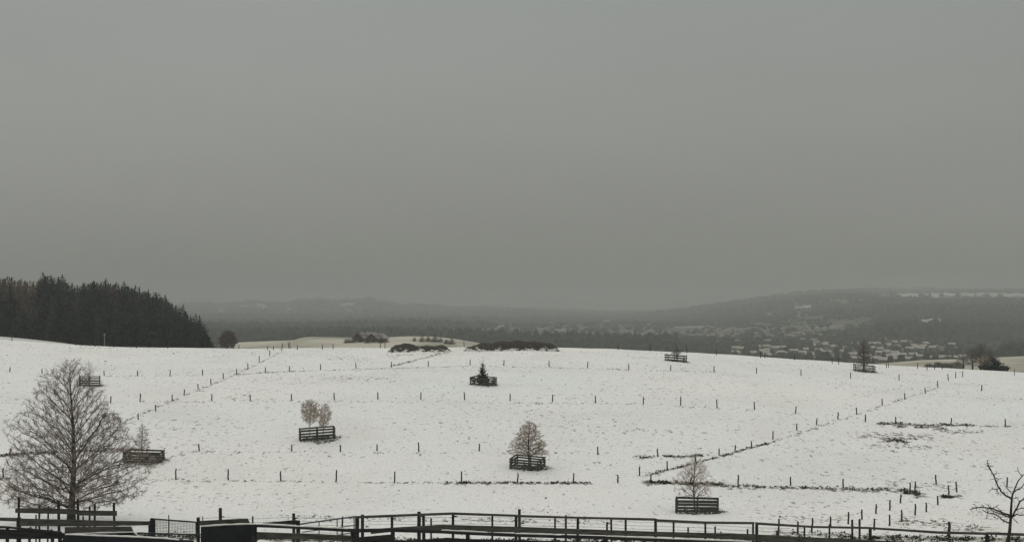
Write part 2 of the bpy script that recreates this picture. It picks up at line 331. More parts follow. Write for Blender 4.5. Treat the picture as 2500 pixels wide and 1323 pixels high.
# ------------------------------------------------------------------ fence stakes of the field
ORD = ['first', 'second', 'third', 'fourth', 'fifth', 'sixth', 'seventh', 'eighth', 'ninth', 'tenth', 'eleventh', 'twelfth', 'thirteenth', 'fourteenth', 'fifteenth', 'sixteenth', 'seventeenth', 'eighteenth', 'nineteenth', 'twentieth', 'twenty-first', 'twenty-second', 'twenty-third', 'twenty-fourth']
def post_mesh(seed, sides=7):
    r = random.Random(seed); mb = MB(); bx, by = r.uniform(-.02, .02), r.uniform(-.02, .02)
    mb.tube([(0, 0, -.35 / 1.1), (bx, by, .3), (-bx, by, .7), (bx * .5, 0, .985), (bx * .5, 0, 1.0)], [.052, .05, .047, .044, .03], sides)
    return mb.mesh('fence_post', M['post'])
PM = [post_mesh(k) for k in range(5)]
ROWS = [
 ('far row left of the diagonal stakes', [(24, 896, 908), (103, 900, 912), (254, 905, 917), (336, 904, 918), (415, 903, 917), (494, 902, 916)]),
 ('diagonal row climbing from behind the big bare tree to the crest', [(293, 1025, 1039), (338, 1009, 1024), (380, 988, 1004), (420, 963, 978), (450, 950, 965), (484, 937, 950), (515, 924, 936), (545, 911, 925), (577, 900, 914), (605, 887, 901), (633, 869, 884), (658, 855, 869)]),
 ('long upper row running right below the manure heaps', [(648, 897, 910), (707, 893, 906), (782.5, 888, 903), (869, 886, 899), (956, 883, 897), (1045.5, 881, 895), (1148, 877, 892), (1230, 878, 892), (1341, 880, 895), (1434, 883, 898), (1535, 888, 903), (1637, 891, 905), (1743, 893, 909), (1847, 897, 912), (1955, 901, 917), (2077, 909, 924), (2195, 913, 929)]),
 ('row crossing above the twin birches', [(270.5, 967, 984), (342, 960, 981), (517, 962, 979), (611, 962, 979), (712, 961, 977), (816, 959, 977), (923, 957, 975), (1028, 957, 975), (1134.5, 957, 976), (1245.6, 961, 979), (1349, 963, 981), (1454, 966, 984), (1570, 968, 987), (1662, 968, 990), (1750, 975, 995), (1842, 980, 1000), (1943, 992, 1010)]),
 ('row crossing below the twin birches', [(24, 1095, 1112), (486, 1084, 1101), (712, 1086, 1102), (831, 1086, 1103), (920, 1085, 1101), (1022, 1079, 1103), (1170, 1083, 1101), (1316, 1084, 1104), (1460, 1090, 1110), (1606, 1095, 1115)]),
 ('diagonal row rising to the bare trees on the right crest', [(1560.5, 1138, 1161), (1629, 1126, 1146), (1698, 1110, 1126), (1756, 1095, 1111), (1795, 1086, 1102), (1834, 1076, 1094), (1887, 1052, 1073), (1946, 1034, 1051), (1994, 1022, 1038), (2046, 1006, 1024), (2091, 994, 1012), (2154, 973, 990), (2208.5, 959, 975), (2259, 946, 961), (2289.5, 929, 945), (2314.6, 912, 929), (2333, 907, 923), (2350, 905, 920)]),
 ('nearest full row along the dark grass line', [(8, 1142, 1167), (429, 1143, 1170), (558, 1145, 1172), (685, 1150, 1174), (820, 1146, 1176), (963, 1151, 1178), (1126, 1151, 1180), (1264, 1155, 1179), (1400, 1155, 1180), (1508, 1158, 1178), (1589, 1158, 1176), (1686, 1159, 1178), (1802.5, 1159, 1183), (1930, 1164, 1186), (2059, 1168, 1191)]),
 ('short row beside the black wet patch', [(2113, 1012, 1031), (2186, 1017, 1033), (2322, 1020, 1037), (2455, 1022, 1041)]),
 ('left line of the snowy lane at lower right', [(1901, 1266, 1308), (1947.6, 1272, 1303), (1982, 1264, 1298), (2029, 1260, 1284), (2071, 1249, 1279), (2104, 1243, 1268), (2139, 1230, 1254), (2171.7, 1221, 1246), (2199, 1206, 1228), (2222, 1178, 1206), (2234, 1175, 1201), (2285.5, 1158, 1182)]),
 ('right line of the snowy lane at lower right', [(2135, 1265, 1294), (2171, 1256, 1283), (2202, 1245, 1272), (2234, 1229, 1257), (2262, 1226, 1249), (2289, 1210, 1232), (2316, 1184, 1206), (2335.6, 1175, 1201), (2459, 1165, 1188)]),
 ('row on the far left part of the crest', [(583, 841, 851), (654, 839, 850), (668, 840, 850), (688, 838, 856), (704, 837, 850), (708, 834, 851), (726, 837, 849), (787, 837, 849), (813, 835, 848), (928, 835, 848), (940, 834, 848), (1133, 833, 848)]),
 ('row on the crest between the manure heaps and the village', [(1509, 841, 854), (1587, 841, 857), (1677, 846, 862), (1749, 851, 867), (1857, 859, 874), (1867, 859, 874), (1940, 865, 879), (2032, 870, 887), (2047.5, 872, 889), (2164, 884, 898), (2169, 886, 897), (2240, 885, 900), (2263, 887, 903), (2282, 887, 902), (2300, 889, 902)]),
 ('row on the crest in front of the dark wood', [(29, 813, 829), (185, 830, 843), (220, 834, 845), (232, 835, 846), (278, 839, 848), (333, 837, 850), (410, 837, 851)]),
]
SPECIAL = {(2046, 1006): 'green stake with white insulator stubs', (1508, 1158): 'stake with three wire insulators', (2335.6, 1175): 'stake with insulators down its side', (688, 838): 'slightly leaning stake', (1686, 1159): 'leaning stake behind the small tree'}
SHORT = ['in the', 'in the']
postn = 0
def insulators(root, hh, left=True):
    for k, zf in enumerate((.35, .62, .9)):
        mb = MB(); sgn = 1 if (k % 2 or not left) else -1
        mb.tube([(.04 * sgn, 0, zf * hh), (.15 * sgn, 0, zf * hh + .02)], [.02, .03], 6); part('insulator', mb, M['insul'], root)
for rname, plist in ROWS:
    plist = sorted(plist)
    for k, (px, t, b) in enumerate(plist):
        x, yy, z = ray(px, b)
        hh = (b - t) * yy / F; u = (px - CX) / F
        hh = max(.62, hh)
        o = link('fence_post', PM[postn % 5], loc=(x, yy, z)); postn += 1
        wd = 1.35 if yy < 150 else 1.4
        if (px, t) in ((1901, 1266), (2080, 1268)): wd = 1.3
        o.scale = (wd, wd, hh)
        o.rotation_euler = (random.uniform(-.04, .04), random.uniform(-.07, .07), random.uniform(0, 6))
        if (px, t) == (1686, 1159): o.rotation_euler = (0, .22, 0)
        if (px, t) == (688, 838): o.rotation_euler = (0, .1, 0)
        kind = SPECIAL.get((px, t), 'thin weathered stake')
        if rname.startswith('row on the crest in front') : o.data = PM[postn % 5]
        rn = rname
        lab = '%s, %s from the left in the %s' % (kind, ORD[k], rn)
        w_ = lab.split()
        if len(w_) > 16: lab = '%s, %s from left in %s' % (kind if (px, t) in SPECIAL else 'thin stake', ORD[k], rn.replace('the ', ''))
        w_ = lab.split()
        if len(w_) > 16: lab = ' '.join(w_[:16])
        tag(o, lab, 'fence post', 'wooden stakes in the ' + rn)
        if (px, t) in ((1508, 1158), (2335.6, 1175), (2046, 1006)):
            r = thing('fence_post', (x, yy, z), lab, 'fence post', 'wooden stakes in the ' + rn)
            for k_ in ('label', 'category', 'group'): del o[k_]
            o.name = 'stake'; o.parent = r; o.location = (0, 0, 0); insulators(r, hh)
            if px == 2046: o.data = o.data.copy(); o.data.materials[0] = M['green']
# single stakes
for px, t, b, wd, nm, lab in [(2397, 939, 954, 1.6, 'fence_post', 'lone thick stake on a dark clod in the open snow, right of the rising row'),
                              (2477, 901, 917, 1.1, 'fence_post', 'lone stake before the pale meadow right of the dark conifer'),
                              (2317.5, 1273, 1311, 2.0, 'fence_post', 'thick dark stake sticking up behind the right end of the long rail fence')]:
    x, yy, z = ray(px, b); o = link(nm, PM[1], loc=(x, yy, z)); o.scale = (wd, wd, (b - t) * yy / F); tag(o, lab, 'fence post')
# tall pale pole with a box on top
x, yy, z = ray(255, 846); yy = 252; x = (255 - CX) / F * yy; z = hz(x, yy)
r = thing('marker_pole', (x, yy, z), 'tall pale pole with a small box on top before the dark wood', 'pole')
hh = -(815 - HY) / F * yy - z
mb = MB(); mb.tube([(0, 0, -.4), (0, 0, hh - .15)], .05, 8); part('pole', mb, M['palepost'], r)
mb = MB(); mb.box(-.12, -.1, hh - .16, .12, .1, hh + .05); part('top_box', mb, M['palepost'], r)

# ------------------------------------------------------------------ bare trees
def unit(v): return v / (np.linalg.norm(v) + 1e-9)
def grow(att, nodes, parent, step, kill, iters, rs, inertia=.45):
    """space colonisation: branches grow towards the points of the crown they are nearest to"""
    P = [np.array(p) for p in nodes]; par = list(parent); D = [np.array([0, 0, 1.])] * len(P)
    A = att.copy(); N = np.array(P); d = np.linalg.norm(A[:, None] - N[None], axis=2); near = d.argmin(1); nd = d.min(1)
    for it in range(iters):
        alive = nd > kill; A = A[alive]; near = near[alive]; nd = nd[alive]
        if len(A) == 0: break
        v = A - np.array(P)[near]; v /= np.linalg.norm(v, axis=1, keepdims=True) + 1e-9
        use = nd < step * 16 + it * step * 4; u_, inv = np.unique(near[use], return_inverse=True)
        if len(u_) == 0: continue
        sm = np.zeros((len(u_), 3)); np.add.at(sm, inv, v[use]); sm /= np.linalg.norm(sm, axis=1, keepdims=True) + 1e-9
        dd = sm + inertia * np.array(D)[u_] + rs.normal(0, .13, sm.shape); dd /= np.linalg.norm(dd, axis=1, keepdims=True) + 1e-9
        np_ = np.array(P)[u_] + dd * step; b = len(P)
        P += list(np_); par += list(u_); D += list(dd)
        for c0 in range(0, len(np_), 400):
            q = np.linalg.norm(A[:, None] - np_[None, c0:c0 + 400], axis=2); m_ = q.min(1); am = q.argmin(1); bt = m_ < nd - 1e-6
            near[bt] = b + c0 + am[bt]; nd[bt] = m_[bt]
    return np.array(P), np.array(par)
def bare_tree(name, loc, label, cat, seed, height, env, trunk_r, att, step, slope, first, matb, matt, group=None, kn=2, kl=.2, kr=.005, tip=.006, bend=(0, 0), pexp=2.3, n=26, lobe=1.0, up=(1.0, 0.0)):
    rs = np.random.default_rng(seed); root = thing(name, loc, label, cat, group)
    H_ = height * .985
    def axis(z): t = z / height; return np.stack([bend[0] * t * t * height + .010 * height * np.sin(t * 7 + seed), bend[1] * t * height + .006 * height * np.sin(t * 5 + seed * 2), z], -1)
    tt = rs.uniform(0, 1, att * 8); R_ = np.interp(tt, [a for a, b in env], [b for a, b in env]); keep = rs.uniform(0, 1, len(tt)) < (R_ / max(b for a, b in env)) ** 1.6
    tt = tt[keep][:att]; R_ = R_[keep][:att]; az = rs.uniform(0, 2 * np.pi, len(tt)); lob = 1 + lobe * (.13 * np.sin(2 * az + seed + tt * 4) + .11 * np.sin(5 * az + 2 * seed + tt * 9) + .10 * np.sin(tt * 23 + 2 * az))
    rr = R_ * lob * rs.uniform(.02, 1, len(tt)) ** .55; z = (first + (1 - first) * tt) * H_
    ax = axis(z); A = ax.copy(); A[:, 0] += np.cos(az) * rr; A[:, 1] += np.sin(az) * rr
    r0 = np.hypot(A[:, 0] - ax[:, 0], A[:, 1] - ax[:, 1]); A[:, 2] = (A[:, 2] - slope * up[0] * r0) / (1 + slope * up[1] * r0 / H_)
    tz = np.linspace(0, H_ * .97, n); T = axis(tz); nodes = [T[k] for k in range(n)]; par = [-1] + list(range(n - 1))
    fz = first * H_ * .8
    ok = A[:, 2] > -height; A = A[ok]
    # growth starts only on the trunk above the first limb
    k0 = int(np.searchsorted(tz, fz)); base = nodes[:k0]
    P, pr = grow(A, nodes[k0:], [-1] + list(range(n - k0 - 1)), step, step * 1.55, 90, rs, .38)
    nt_ = n - k0
    kids_w = np.full(len(P), tip ** pexp)
    w = np.zeros(len(P))
    for q in range(len(P) - 1, 0, -1):
        w[q] = max(w[q], kids_w[q]); w[pr[q]] += w[q]
    rad = np.maximum(w, tip ** pexp) ** (1 / pexp)
    top_r = rad[0]; f = trunk_r / max(top_r, 1e-6); sc = np.where(rad > tip * 2, 1 + (f - 1) * np.clip((rad - tip * 2) / max(1e-6, top_r - tip * 2), 0, 1), 1); rad = rad * sc
    az_ = axis(np.maximum(P[:, 2], 0)); 
    rad_xy = np.hypot(P[:, 0] - az_[:, 0], P[:, 1] - az_[:, 1]); P = P.copy(); P[nt_:, 2] += slope * rad_xy[nt_:] * (up[0] + up[1] * P[nt_:, 2] / H_)
    trunk = MB(); pts = [np.array(b) for b in base] + [P[q] for q in range(nt_)]; pts[0] = pts[0] - np.array([0, 0, .3])
    rb = [trunk_r * (1.4 - .4 * min(1, k / 2)) for k in range(len(base))] + [max(.008, min(trunk_r, rad[q])) for q in range(nt_)]
    trunk.tube(pts, rb, 9); part('trunk', trunk, M[matb], root)
    q = np.arange(nt_, len(P)); S = np.concatenate([P[pr[q]], P[q], np.minimum(rad[pr[q]], rad[q] * 1.6)[:, None], rad[q][:, None]], 1)
    big = S[S[:, 7] > tip * 1.55]; tw = S[S[:, 7] <= tip * 1.55]
    g_ = rs; K = np.repeat(tw, kn, 0); m_ = len(K); d = K[:, 3:6] - K[:, :3]; d /= np.linalg.norm(d, axis=1, keepdims=True) + 1e-9
    p = K[:, :3] + (K[:, 3:6] - K[:, :3]) * g_.uniform(0, 1, (m_, 1)); d1 = d + g_.normal(0, .55, (m_, 3)); d1[:, 2] += .12; d1 /= np.linalg.norm(d1, axis=1, keepdims=True)
    d2 = d1 + g_.normal(0, .3, (m_, 3)); d2 /= np.linalg.norm(d2, axis=1, keepdims=True); L = kl * g_.uniform(.35, 1.2, (m_, 1)); p1 = p + d1 * L * .5; p2 = p1 + d2 * L * .5
    o1 = np.ones((m_, 1)) * kr; tw = np.concatenate([tw, np.concatenate([p, p1, o1, o1 * .85], 1), np.concatenate([p1, p2, o1 * .85, o1 * .6], 1)])
    link('crown', segs_mesh2('crown', big, M[matb], 4, tw, M[matt], 3), root)
    return root
x, yy, z = ray(178, 1271)
yy = 103.0; x = (178 - CX) / F * yy; z = hz(x, yy)
Ht = -(868 - HY) / F * yy - z
bare_tree('bare_tree', (x, yy, z), 'large bare deciduous tree with a broad pyramid crown, behind the left rails', 'tree', 5, Ht, [(0, 2.6), (.04, 4.6), (.13, 5.3), (.28, 4.9), (.48, 3.9), (.68, 2.9), (.86, 1.9), (1, .8)],
          .26, 9500, .17, 1.25, .080, 'bark', 'frost', up=(.32, 1.0), kn=6, kl=.34, kr=.0072, tip=.0078, bend=(-.012, 0), pexp=2.05, n=20, lobe=1.15)

# tree guards and the young trees in them
GL = ['dark plank tree guard with horizontal rails, nearest one at lower centre right', 'square plank tree guard round the dense brown tree at centre', 'tilted plank tree guard round the twin birches',
      'plank tree guard just right of the big bare tree', 'open rail tree guard round the little conifer', 'small rail tree guard on the crest right of the heaps', 'rail tree guard near the village on the right crest', 'half hidden rail tree guard behind the top of the big bare tree']
def guard(g_, label):
    px, py, W, Dp, yaw, h, nr_ = g_
    cx, cy, cz = ray(px, py); root = thing('tree_guard', (cx, cy, cz), label, 'tree guard', 'plank guards round the young trees in the field')
    ca, sa = math.cos(-yaw), math.sin(-yaw)
    def W2(lx, ly): return lx * ca - ly * sa, lx * sa + ly * ca
    cor = [(-W / 2, -Dp / 2), (W / 2, -Dp / 2), (W / 2, Dp / 2), (-W / 2, Dp / 2)]
    R = random.Random(int(px))
    def gz(lx, ly):
        a, b = W2(lx, ly); return hz(cx + a, cy + b) - cz
    for e in range(4):
        a, b = cor[e], cor[(e + 1) % 4]; ln = math.hypot(b[0] - a[0], b[1] - a[1]); npst = 3 if ln > 2.2 else 2
        for k in range(npst - 1 if npst == 3 else 1):
            f = k / (npst - 1); lx, ly = a[0] + (b[0] - a[0]) * f, a[1] + (b[1] - a[1]) * f; wx, wy = W2(lx, ly); z0 = gz(lx, ly)
            mb = MB(); lean = R.uniform(-.03, .03); hh = h * R.uniform(.98, 1.08)
            mb.tube([(wx, wy, z0 - .3), (wx + lean, wy, z0 + hh)], [.06, .055], 7); part('post', mb, M['post'], root)
        nx, ny = (b[1] - a[1]) / ln, -(b[0] - a[0]) / ln
        for r in range(nr_):
            hh = h * (.17 + .78 * r / (nr_ - 1)); bh = (.085 if g_[0] == 1702 else .062 if cy > 160 else .072) * R.uniform(.85, 1.35); mb = MB(); off = .075
            P = []
            for (lx, ly), ex in ((a, -.1), (b, .1)):
                lx2 = lx + (b[0] - a[0]) / ln * ex + nx * off; ly2 = ly + (b[1] - a[1]) / ln * ex + ny * off
                P.append((lx2, ly2, gz(lx, ly) + hh + R.uniform(-.035, .035)))
            th = .02; c = []
            for dz in (-bh, bh):
                for (q, sg) in ((P[0], -1), (P[1], -1), (P[1], 1), (P[0], 1)):
                    wx, wy = W2(q[0] + nx * th * sg, q[1] + ny * th * sg); c.append((wx, wy, q[2] + dz))
            mb.hexa(c); part('rail', mb, M['board'], root)
    return cx, cy, cz
GP = [guard(g_, l_) for g_, l_ in zip(GUARDS, GL)]
def tree_at(px, ytop, gp, **k):
    yy = gp[1]; x = (px - CX) / F * yy; z = hz(x, yy); return (x, yy, z), -(ytop - HY) / F * yy - z
loc, h_ = tree_at(1695, 1102, GP[0])
bare_tree('young_tree', loc, 'sparse bare young tree standing in the nearest plank guard', 'tree', 21, h_, [(0, .9), (.2, 1.35), (.5, 1.5), (.75, 1.0), (1, .35)], .06, 1000, .12, .95, .24, 'bark', 'pinktwig', kn=4, kl=.26, kr=.0060, tip=.007, n=13, lobe=1.6, pexp=2.0)
loc, h_ = tree_at(1291, 1026, GP[1])
bare_tree('young_tree', loc, 'dense brown twiggy tree in the square guard at centre', 'tree', 33, h_, [(0, 1.2), (.15, 1.6), (.4, 1.5), (.7, 1.15), (.88, .9), (1, .4)], .085, 2200, .105, .45, .26, 'bark', 'twig', kn=6, kl=.24, kr=.0075, tip=.0075, n=16, lobe=1.5, pexp=2.1)
loc, h_ = tree_at(757, 974, GP[2])
bare_tree('birch_tree', loc, 'left and larger of the twin pale birches in the tilted guard', 'tree', 41, h_, [(0, .45), (.2, .95), (.5, 1.08), (.8, .85), (1, .4)], .045, 1500, .09, .9, .40, 'twig', 'pinktwig', 'twin birches in one guard', kn=6, kl=.25, kr=.0065, tip=.0068)
loc, h_ = tree_at(790, 981, GP[2])
bare_tree('birch_tree', loc, 'right and smaller of the twin pale birches in the tilted guard', 'tree', 47, h_, [(0, .35), (.25, .7), (.5, .78), (.8, .55), (1, .25)], .04, 950, .09, .9, .30, 'twig', 'pinktwig', 'twin birches in one guard', kn=6, kl=.22, kr=.007, tip=.0068, bend=(.06, 0))
loc, h_ = tree_at(347, 1030, GP[3])
bare_tree('young_tree', loc, 'thin bare tree in the guard beside the big bare tree', 'tree', 52, h_, [(0, .7), (.3, .9), (.6, .65), (1, .2)], .045, 650, .10, .6, .3, 'bark', 'frost', kn=5, kl=.2, kr=.0055, tip=.006)
loc, h_ = tree_at(1652, 846, GP[5])
bare_tree('young_tree', loc, 'small bare tree in the guard on the crest', 'tree', 58, h_, [(0, .5), (.5, .8), (1, .3)], .045, 420, .11, .8, .3, 'bark', 'haztwig', kn=5, kl=.25, kr=.009, tip=.012)
loc, h_ = tree_at(2109, 828, GP[6])
bare_tree('young_tree', loc, 'upright bare tree in the guard near the village', 'tree', 63, h_, [(0, .9), (.4, 1.1), (.7, .75), (1, .3)], .09, 1100, .12, .7, .22, 'bark', 'haztwig', kn=6, kl=.3, kr=.010, tip=.013)
loc, h_ = tree_at(217, 878, GP[7])
bare_tree('young_tree', loc, 'pale thin tree in the half hidden guard behind the big tree', 'tree', 67, h_, [(0, .7), (.5, .9), (1, .3)], .04, 220, .14, .8, .35, 'bark', 'frost', kn=2, kl=.2, kr=.006, tip=.007)
# trees behind the crest
def back_tree(px, ytop, Y, seed, lab, nm, width, att, mt, first, grp=None, slope=.8, tr=.10, tip=.011, step=.24, kn=2, env=None, kr=.009, lobe=1.0):
    x = (px - CX) / F * Y; z = hz(x, Y); h = -(ytop - HY) / F * Y - z
    e = env or [(0, .7), (.35, 1), (.7, .85), (1, .4)]
    bare_tree(nm, (x, Y, z), lab, 'tree', seed, h, [(a, b * width) for a, b in e], tr, att, step, slope, first, 'bark', mt, grp, kn=kn, kl=.42, kr=kr, tip=tip, lobe=lobe)
back_tree(556, 806, 285, 71, 'round brown leafless bush on the skyline right of the dark wood', 'round_bush', 1.95, 4200, 'haztwig', .08, slope=.7, kn=11, tip=.014, kr=.012, step=.18, env=[(0, .55), (.25, .9), (.55, 1), (.8, .8), (1, .35)])
for px, yt, Y, sd, w, na, mt, lab in [(2352, 868, 282, 81, 1.3, 600, 'haztwig', 'leftmost bare tree of the clump on the right crest'), (2374, 850, 290, 82, 1.8, 1100, 'haztwig', 'tall bare tree second in the clump on the right crest'), (2394, 836, 288, 83, 2.1, 1500, 'haztwig', 'tallest bare tree in the middle of the clump on the right crest'),
                              (2404, 866, 276, 84, 1.5, 600, 'frost', 'pale barked tree in front of the clump on the right crest'), (2420, 853, 286, 85, 1.7, 900, 'haztwig', 'bare tree rising out of the dark conifer on the right crest')]:
    back_tree(px, yt, Y, sd, lab, 'bare_tree', w, na, mt, .30, 'bare trees of the crest clump', tr=.17, kn=5, tip=.014, kr=.010, step=.20, lobe=1.8)
for k, (px, yt, w) in enumerate([(2268, 888, .9), (2290, 884, 1.2), (2312, 886, 1.2), (2335, 883, 1.3)]):
    back_tree(px, yt, 285, 90 + k, '%s from the left of the low leafless shrubs along the right crest' % ORD[k], 'shrub', w * 1.1, 900, 'haztwig', .04, 'low shrubs on the right crest', tr=.04, step=.15, kn=7, tip=.011, kr=.010)

# ------------------------------------------------------------------ conifers
def conifer_mesh(seed, h, rmax, whorls, nb, mat, first=.04, droop=.35, gappy=.0, spray=1.0, powr=.8):
    R = np.random.default_rng(seed); V = []; T = []
    for w in range(whorls):
        t = first + (1 - first) * (w / whorls); zc = t * h; L0 = rmax * (1 - t) ** powr * R.uniform(.75, 1.15) + .12
        k = max(4, int(nb * (1 - .45 * t)))
        for b in range(k):
            if R.random() < gappy: continue
            a = R.uniform(0, 6.283); L = L0 * R.uniform(.6, 1.15); dirv = np.array([math.cos(a), math.sin(a), 0]); side = np.array([-dirv[1], dirv[0], 0])
            n = 4; prev = np.array([0, 0, zc + R.uniform(-.2, .2) * h / whorls * 2])
            for s in range(n):
                f = (s + 1) / n; p = dirv * L * f + np.array([0, 0, prev[2] if s == 0 else 0]); p[2] = zc - droop * L * f * (1 - .75 * f) + .25 * L * f * f
                wd = L * .30 * spray * (1.1 - f * .8) * R.uniform(.7, 1.3)
                dz = -L * R.uniform(.08, .22) * spray
                q = len(V)
                V += [prev, p, prev + side * wd + np.array([0, 0, dz]) + dirv * wd * .5, prev - side * wd + np.array([0, 0, dz]) + dirv * wd * .5]
                T += [(q, q + 1, q + 2), (q, q + 3, q + 1)]
                prev = p
    q = len(V); V += [(-.28, 0, h * .93), (.28, 0, h * .93), (0, 0, h), (0, -.28, h * .93), (0, .28, h * .93)]; T += [(q, q + 1, q + 2), (q + 3, q + 4, q + 2)]
    return npmesh('crown', np.array(V), np.array(T), mat)
def trunk_mesh(h, r, mat): mb = MB(); mb.tube([(0, 0, -1), (0, 0, h * .97)], [r, r * .12], 6); return mb.mesh('trunk', mat)
SPR = [conifer_mesh(100 + k, 22, [4.2, 4.9, 4.5, 5.2, 3.9][k], 34, 14, M['needle'], .03, gappy=.05, spray=1.25, powr=[.62, .7, .58, .66, .6][k]) for k in range(5)]
PIN = [conifer_mesh(120 + k, 20, [4.6, 5.2][k], 26, 10, M['needle'], .30, droop=.0, gappy=.15, spray=1.3, powr=.45) for k in range(2)]
LAR = [conifer_mesh(130 + k, 21, [3.4, 4.0, 3.7][k], 44, 12, M['larch'], .08, gappy=.15, spray=.8, powr=.5) for k in range(3)]
TRK = trunk_mesh(22, .24, M['bark'])
ENV = [(-200, 662), (-60, 668), (0, 667), (20, 668), (60, 676), (85, 680), (105, 662), (130, 672), (152, 668), (185, 690), (205, 686), (228, 682), (258, 678), (285, 688), (305, 686), (330, 696), (352, 703), (380, 714), (403, 718), (425, 738), (447, 745), (470, 768), (485, 768), (500, 795), (512, 820)]
tops = []
x_ = -75.0
while x_ < 505:      # front edge of the wood, then rows behind
    tops.append((x_, 335 + random.uniform(0, 14) + max(0, (200 - x_) * .06), 26, 60)); x_ += random.uniform(10, 15)
for row in range(1, 7):
    x_ = -90.0 + row * 3
    while x_ < 500 - row * 9: tops.append((x_, 345 + row * 15 + random.uniform(-5, 5) + max(0, (200 - x_) * .06), 0, 0)); x_ += random.uniform(12, 20)
PEAK = [(105, 661), (125, 670), (152, 667), (205, 687), (228, 682), (258, 677), (283, 686), (303, 684), (331, 693), (340, 697), (362, 703), (380, 711), (403, 717), (447, 741), (487, 767)]
wood = []
for k, (px, Y, lo, hi_) in enumerate(tops):
    e = tab(ENV, px) + random.uniform(3, 16)
    if lo:
        e += (tab(CREST, px) - e) * random.uniform(.10, .42) * (1 if px < 440 else .35)
    wood.append((px, e, Y))
for px, e in PEAK: wood.append((px, e, 372 + random.uniform(-15, 20)))
for px, e in [(496, 800), (504, 812), (510, 826), (488, 775), (478, 764), (500, 790)]: wood.append((px, e, 330 + random.uniform(0, 20)))
rows3 = {'edge': 'dark wood front edge', 'mid': 'dark wood middle', 'back': 'dark wood back row'}
buck = {'edge': [], 'mid': [], 'back': []}
for wt in wood: buck['edge' if wt[2] < 352 + 0 else 'mid' if wt[2] < 395 else 'back'].append(wt)
def ordn(n):
    return ORD[n] if n < len(ORD) else '%d%s' % (n + 1, {1: 'st', 2: 'nd', 3: 'rd'}.get((n + 1) % 10, 'th'))
ci = 0
for bk, L in buck.items():
    L.sort(); 
    for k, (px, e, Y) in enumerate(L):
        x = (px - CX) / F * Y; z = hz(x, Y) - .3; h = -(e - HY) / F * Y - z
        larch = px < 88 and random.random() < .75 and bk != 'edge' or (px < 88 and e < 690)
        if not larch and 60 < px < 480 and random.random() < .13: larch = True
        ms = (LAR[ci % 3], 21) if larch else ((PIN[ci % 2], 20) if random.random() < (.12 if bk != 'edge' else 0) and px < 440 else (SPR[ci % 5], 22))
        nm = 'larch_tree' if larch else 'conifer_tree'
        r = thing(nm, (x, Y, z), ('reddish larch, ' if larch else 'dark conifer, ') + '%s from the left in the %s' % (ordn(k), rows3[bk]), 'tree', 'trees of the dark wood on the left', random.uniform(0, 6.28))
        sc_ = h / ms[1]; ws = max(.8, min(1.25, sc_)) * random.uniform(.9, 1.1)
        if px > 470: ws *= .8
        c = link('crown', ms[0], r); c.scale = (ws, ws, sc_); t = link('trunk', TRK, r); t.scale = (1, 1, h / 23.5); ci += 1
# little conifer in its guard, dark conifer on the right crest
x, yy, z = GP[4]; h_ = -(884 - HY) / F * yy - z
r = thing('small_conifer', (x - .1, yy, z), 'little brownish conifer standing in the open rail guard', 'tree')
link('crown', conifer_mesh(201, h_ * .95, 1.0, 20, 15, M['needle_young'], .10, droop=-.25, gappy=.1, spray=1.1), r); link('trunk', trunk_mesh(h_, .05, M['bark']), r)
mb = MB()
link('bare_leaders', segs_mesh('bare_leaders', [(0, 0, h_ * .5, random.gauss(0, .35), random.gauss(0, .35), h_ * random.uniform(.95, 1.3), .015, .006) for k in range(12)], M['frost'], 3), r)
Y = 277.0; x = (2424 - CX) / F * Y; z = hz(x, Y)
r = thing('dark_conifer', (x, Y, z), 'broad dark conifer bush at the right end of the crest clump', 'tree')
hh = -(872 - HY) / F * Y - z
link('crown', conifer_mesh(210, hh, 2.8, 22, 20, M['needle'], .02, droop=-.1, gappy=.1, spray=1.0, powr=.75), r); link('trunk', trunk_mesh(hh, .12, M['bark']), r)

# ------------------------------------------------------------------ manure heaps on the crest
def heap(px0, px1, prof, ybase, lab, seed):
    cxp = (px0 + px1) / 2; x0, Y, z0 = ray(cxp, ybase, fallback=236)
    Y = min(max(Y, 226), 240) if True else Y
    hw = (px1 - px0) / 2 / F * Y; x0 = (cxp - CX) / F * Y; nx, ny = 150, 26; dep = 3.4
    V = []; R = np.random.default_rng(seed)
    ph = R.uniform(0, 6, 12)
    for j in range(ny + 1):
        for i_ in range(nx + 1):
            a = i_ / nx * 2 - 1; b = j / ny * 2 - 1
            X = x0 + a * hw; yy = Y + b * dep * (1 - .3 * a * a); g_ = hz(X, yy)
            px = CX + F * X / Y; top = -(tab(prof, px) - HY) / F * Y - hz(X, Y)
            e = max(0, 1 - abs(b) ** 2.2) ** .75 * max(0, 1 - abs(a) ** 8)
            lump = .10 * math.sin(X * 2.1 + ph[0] + b) + .07 * math.sin(X * 4.7 + yy * 3 + ph[1]) + .05 * math.sin(X * 9.1 - yy * 5 + ph[2]) + R.normal(0, .035)
            hgt = max(0, top) * e + (lump if e > .05 else 0) * min(1, e * 3)
            V.append((X - x0, yy - Y, g_ - z0 - .06 + max(0, hgt)))
    Fc = [(j * (nx + 1) + i_, j * (nx + 1) + i_ + 1, (j + 1) * (nx + 1) + i_ + 1, (j + 1) * (nx + 1) + i_) for j in range(ny) for i_ in range(nx)]
    o = link('manure_heap', npmesh('manure_heap', np.array(V), np.array(Fc), M['manure'], True), loc=(x0, Y, z0)); tag(o, lab, 'heap', 'dark heaps on the crest')
heap(946, 1102, [(946, 854), (955, 847), (965, 841), (985, 838), (1005, 841), (1025, 845), (1050, 845), (1075, 842), (1090, 844), (1102, 852)], 857, 'dark manure heap on the crest, left and shorter of the two', 3)
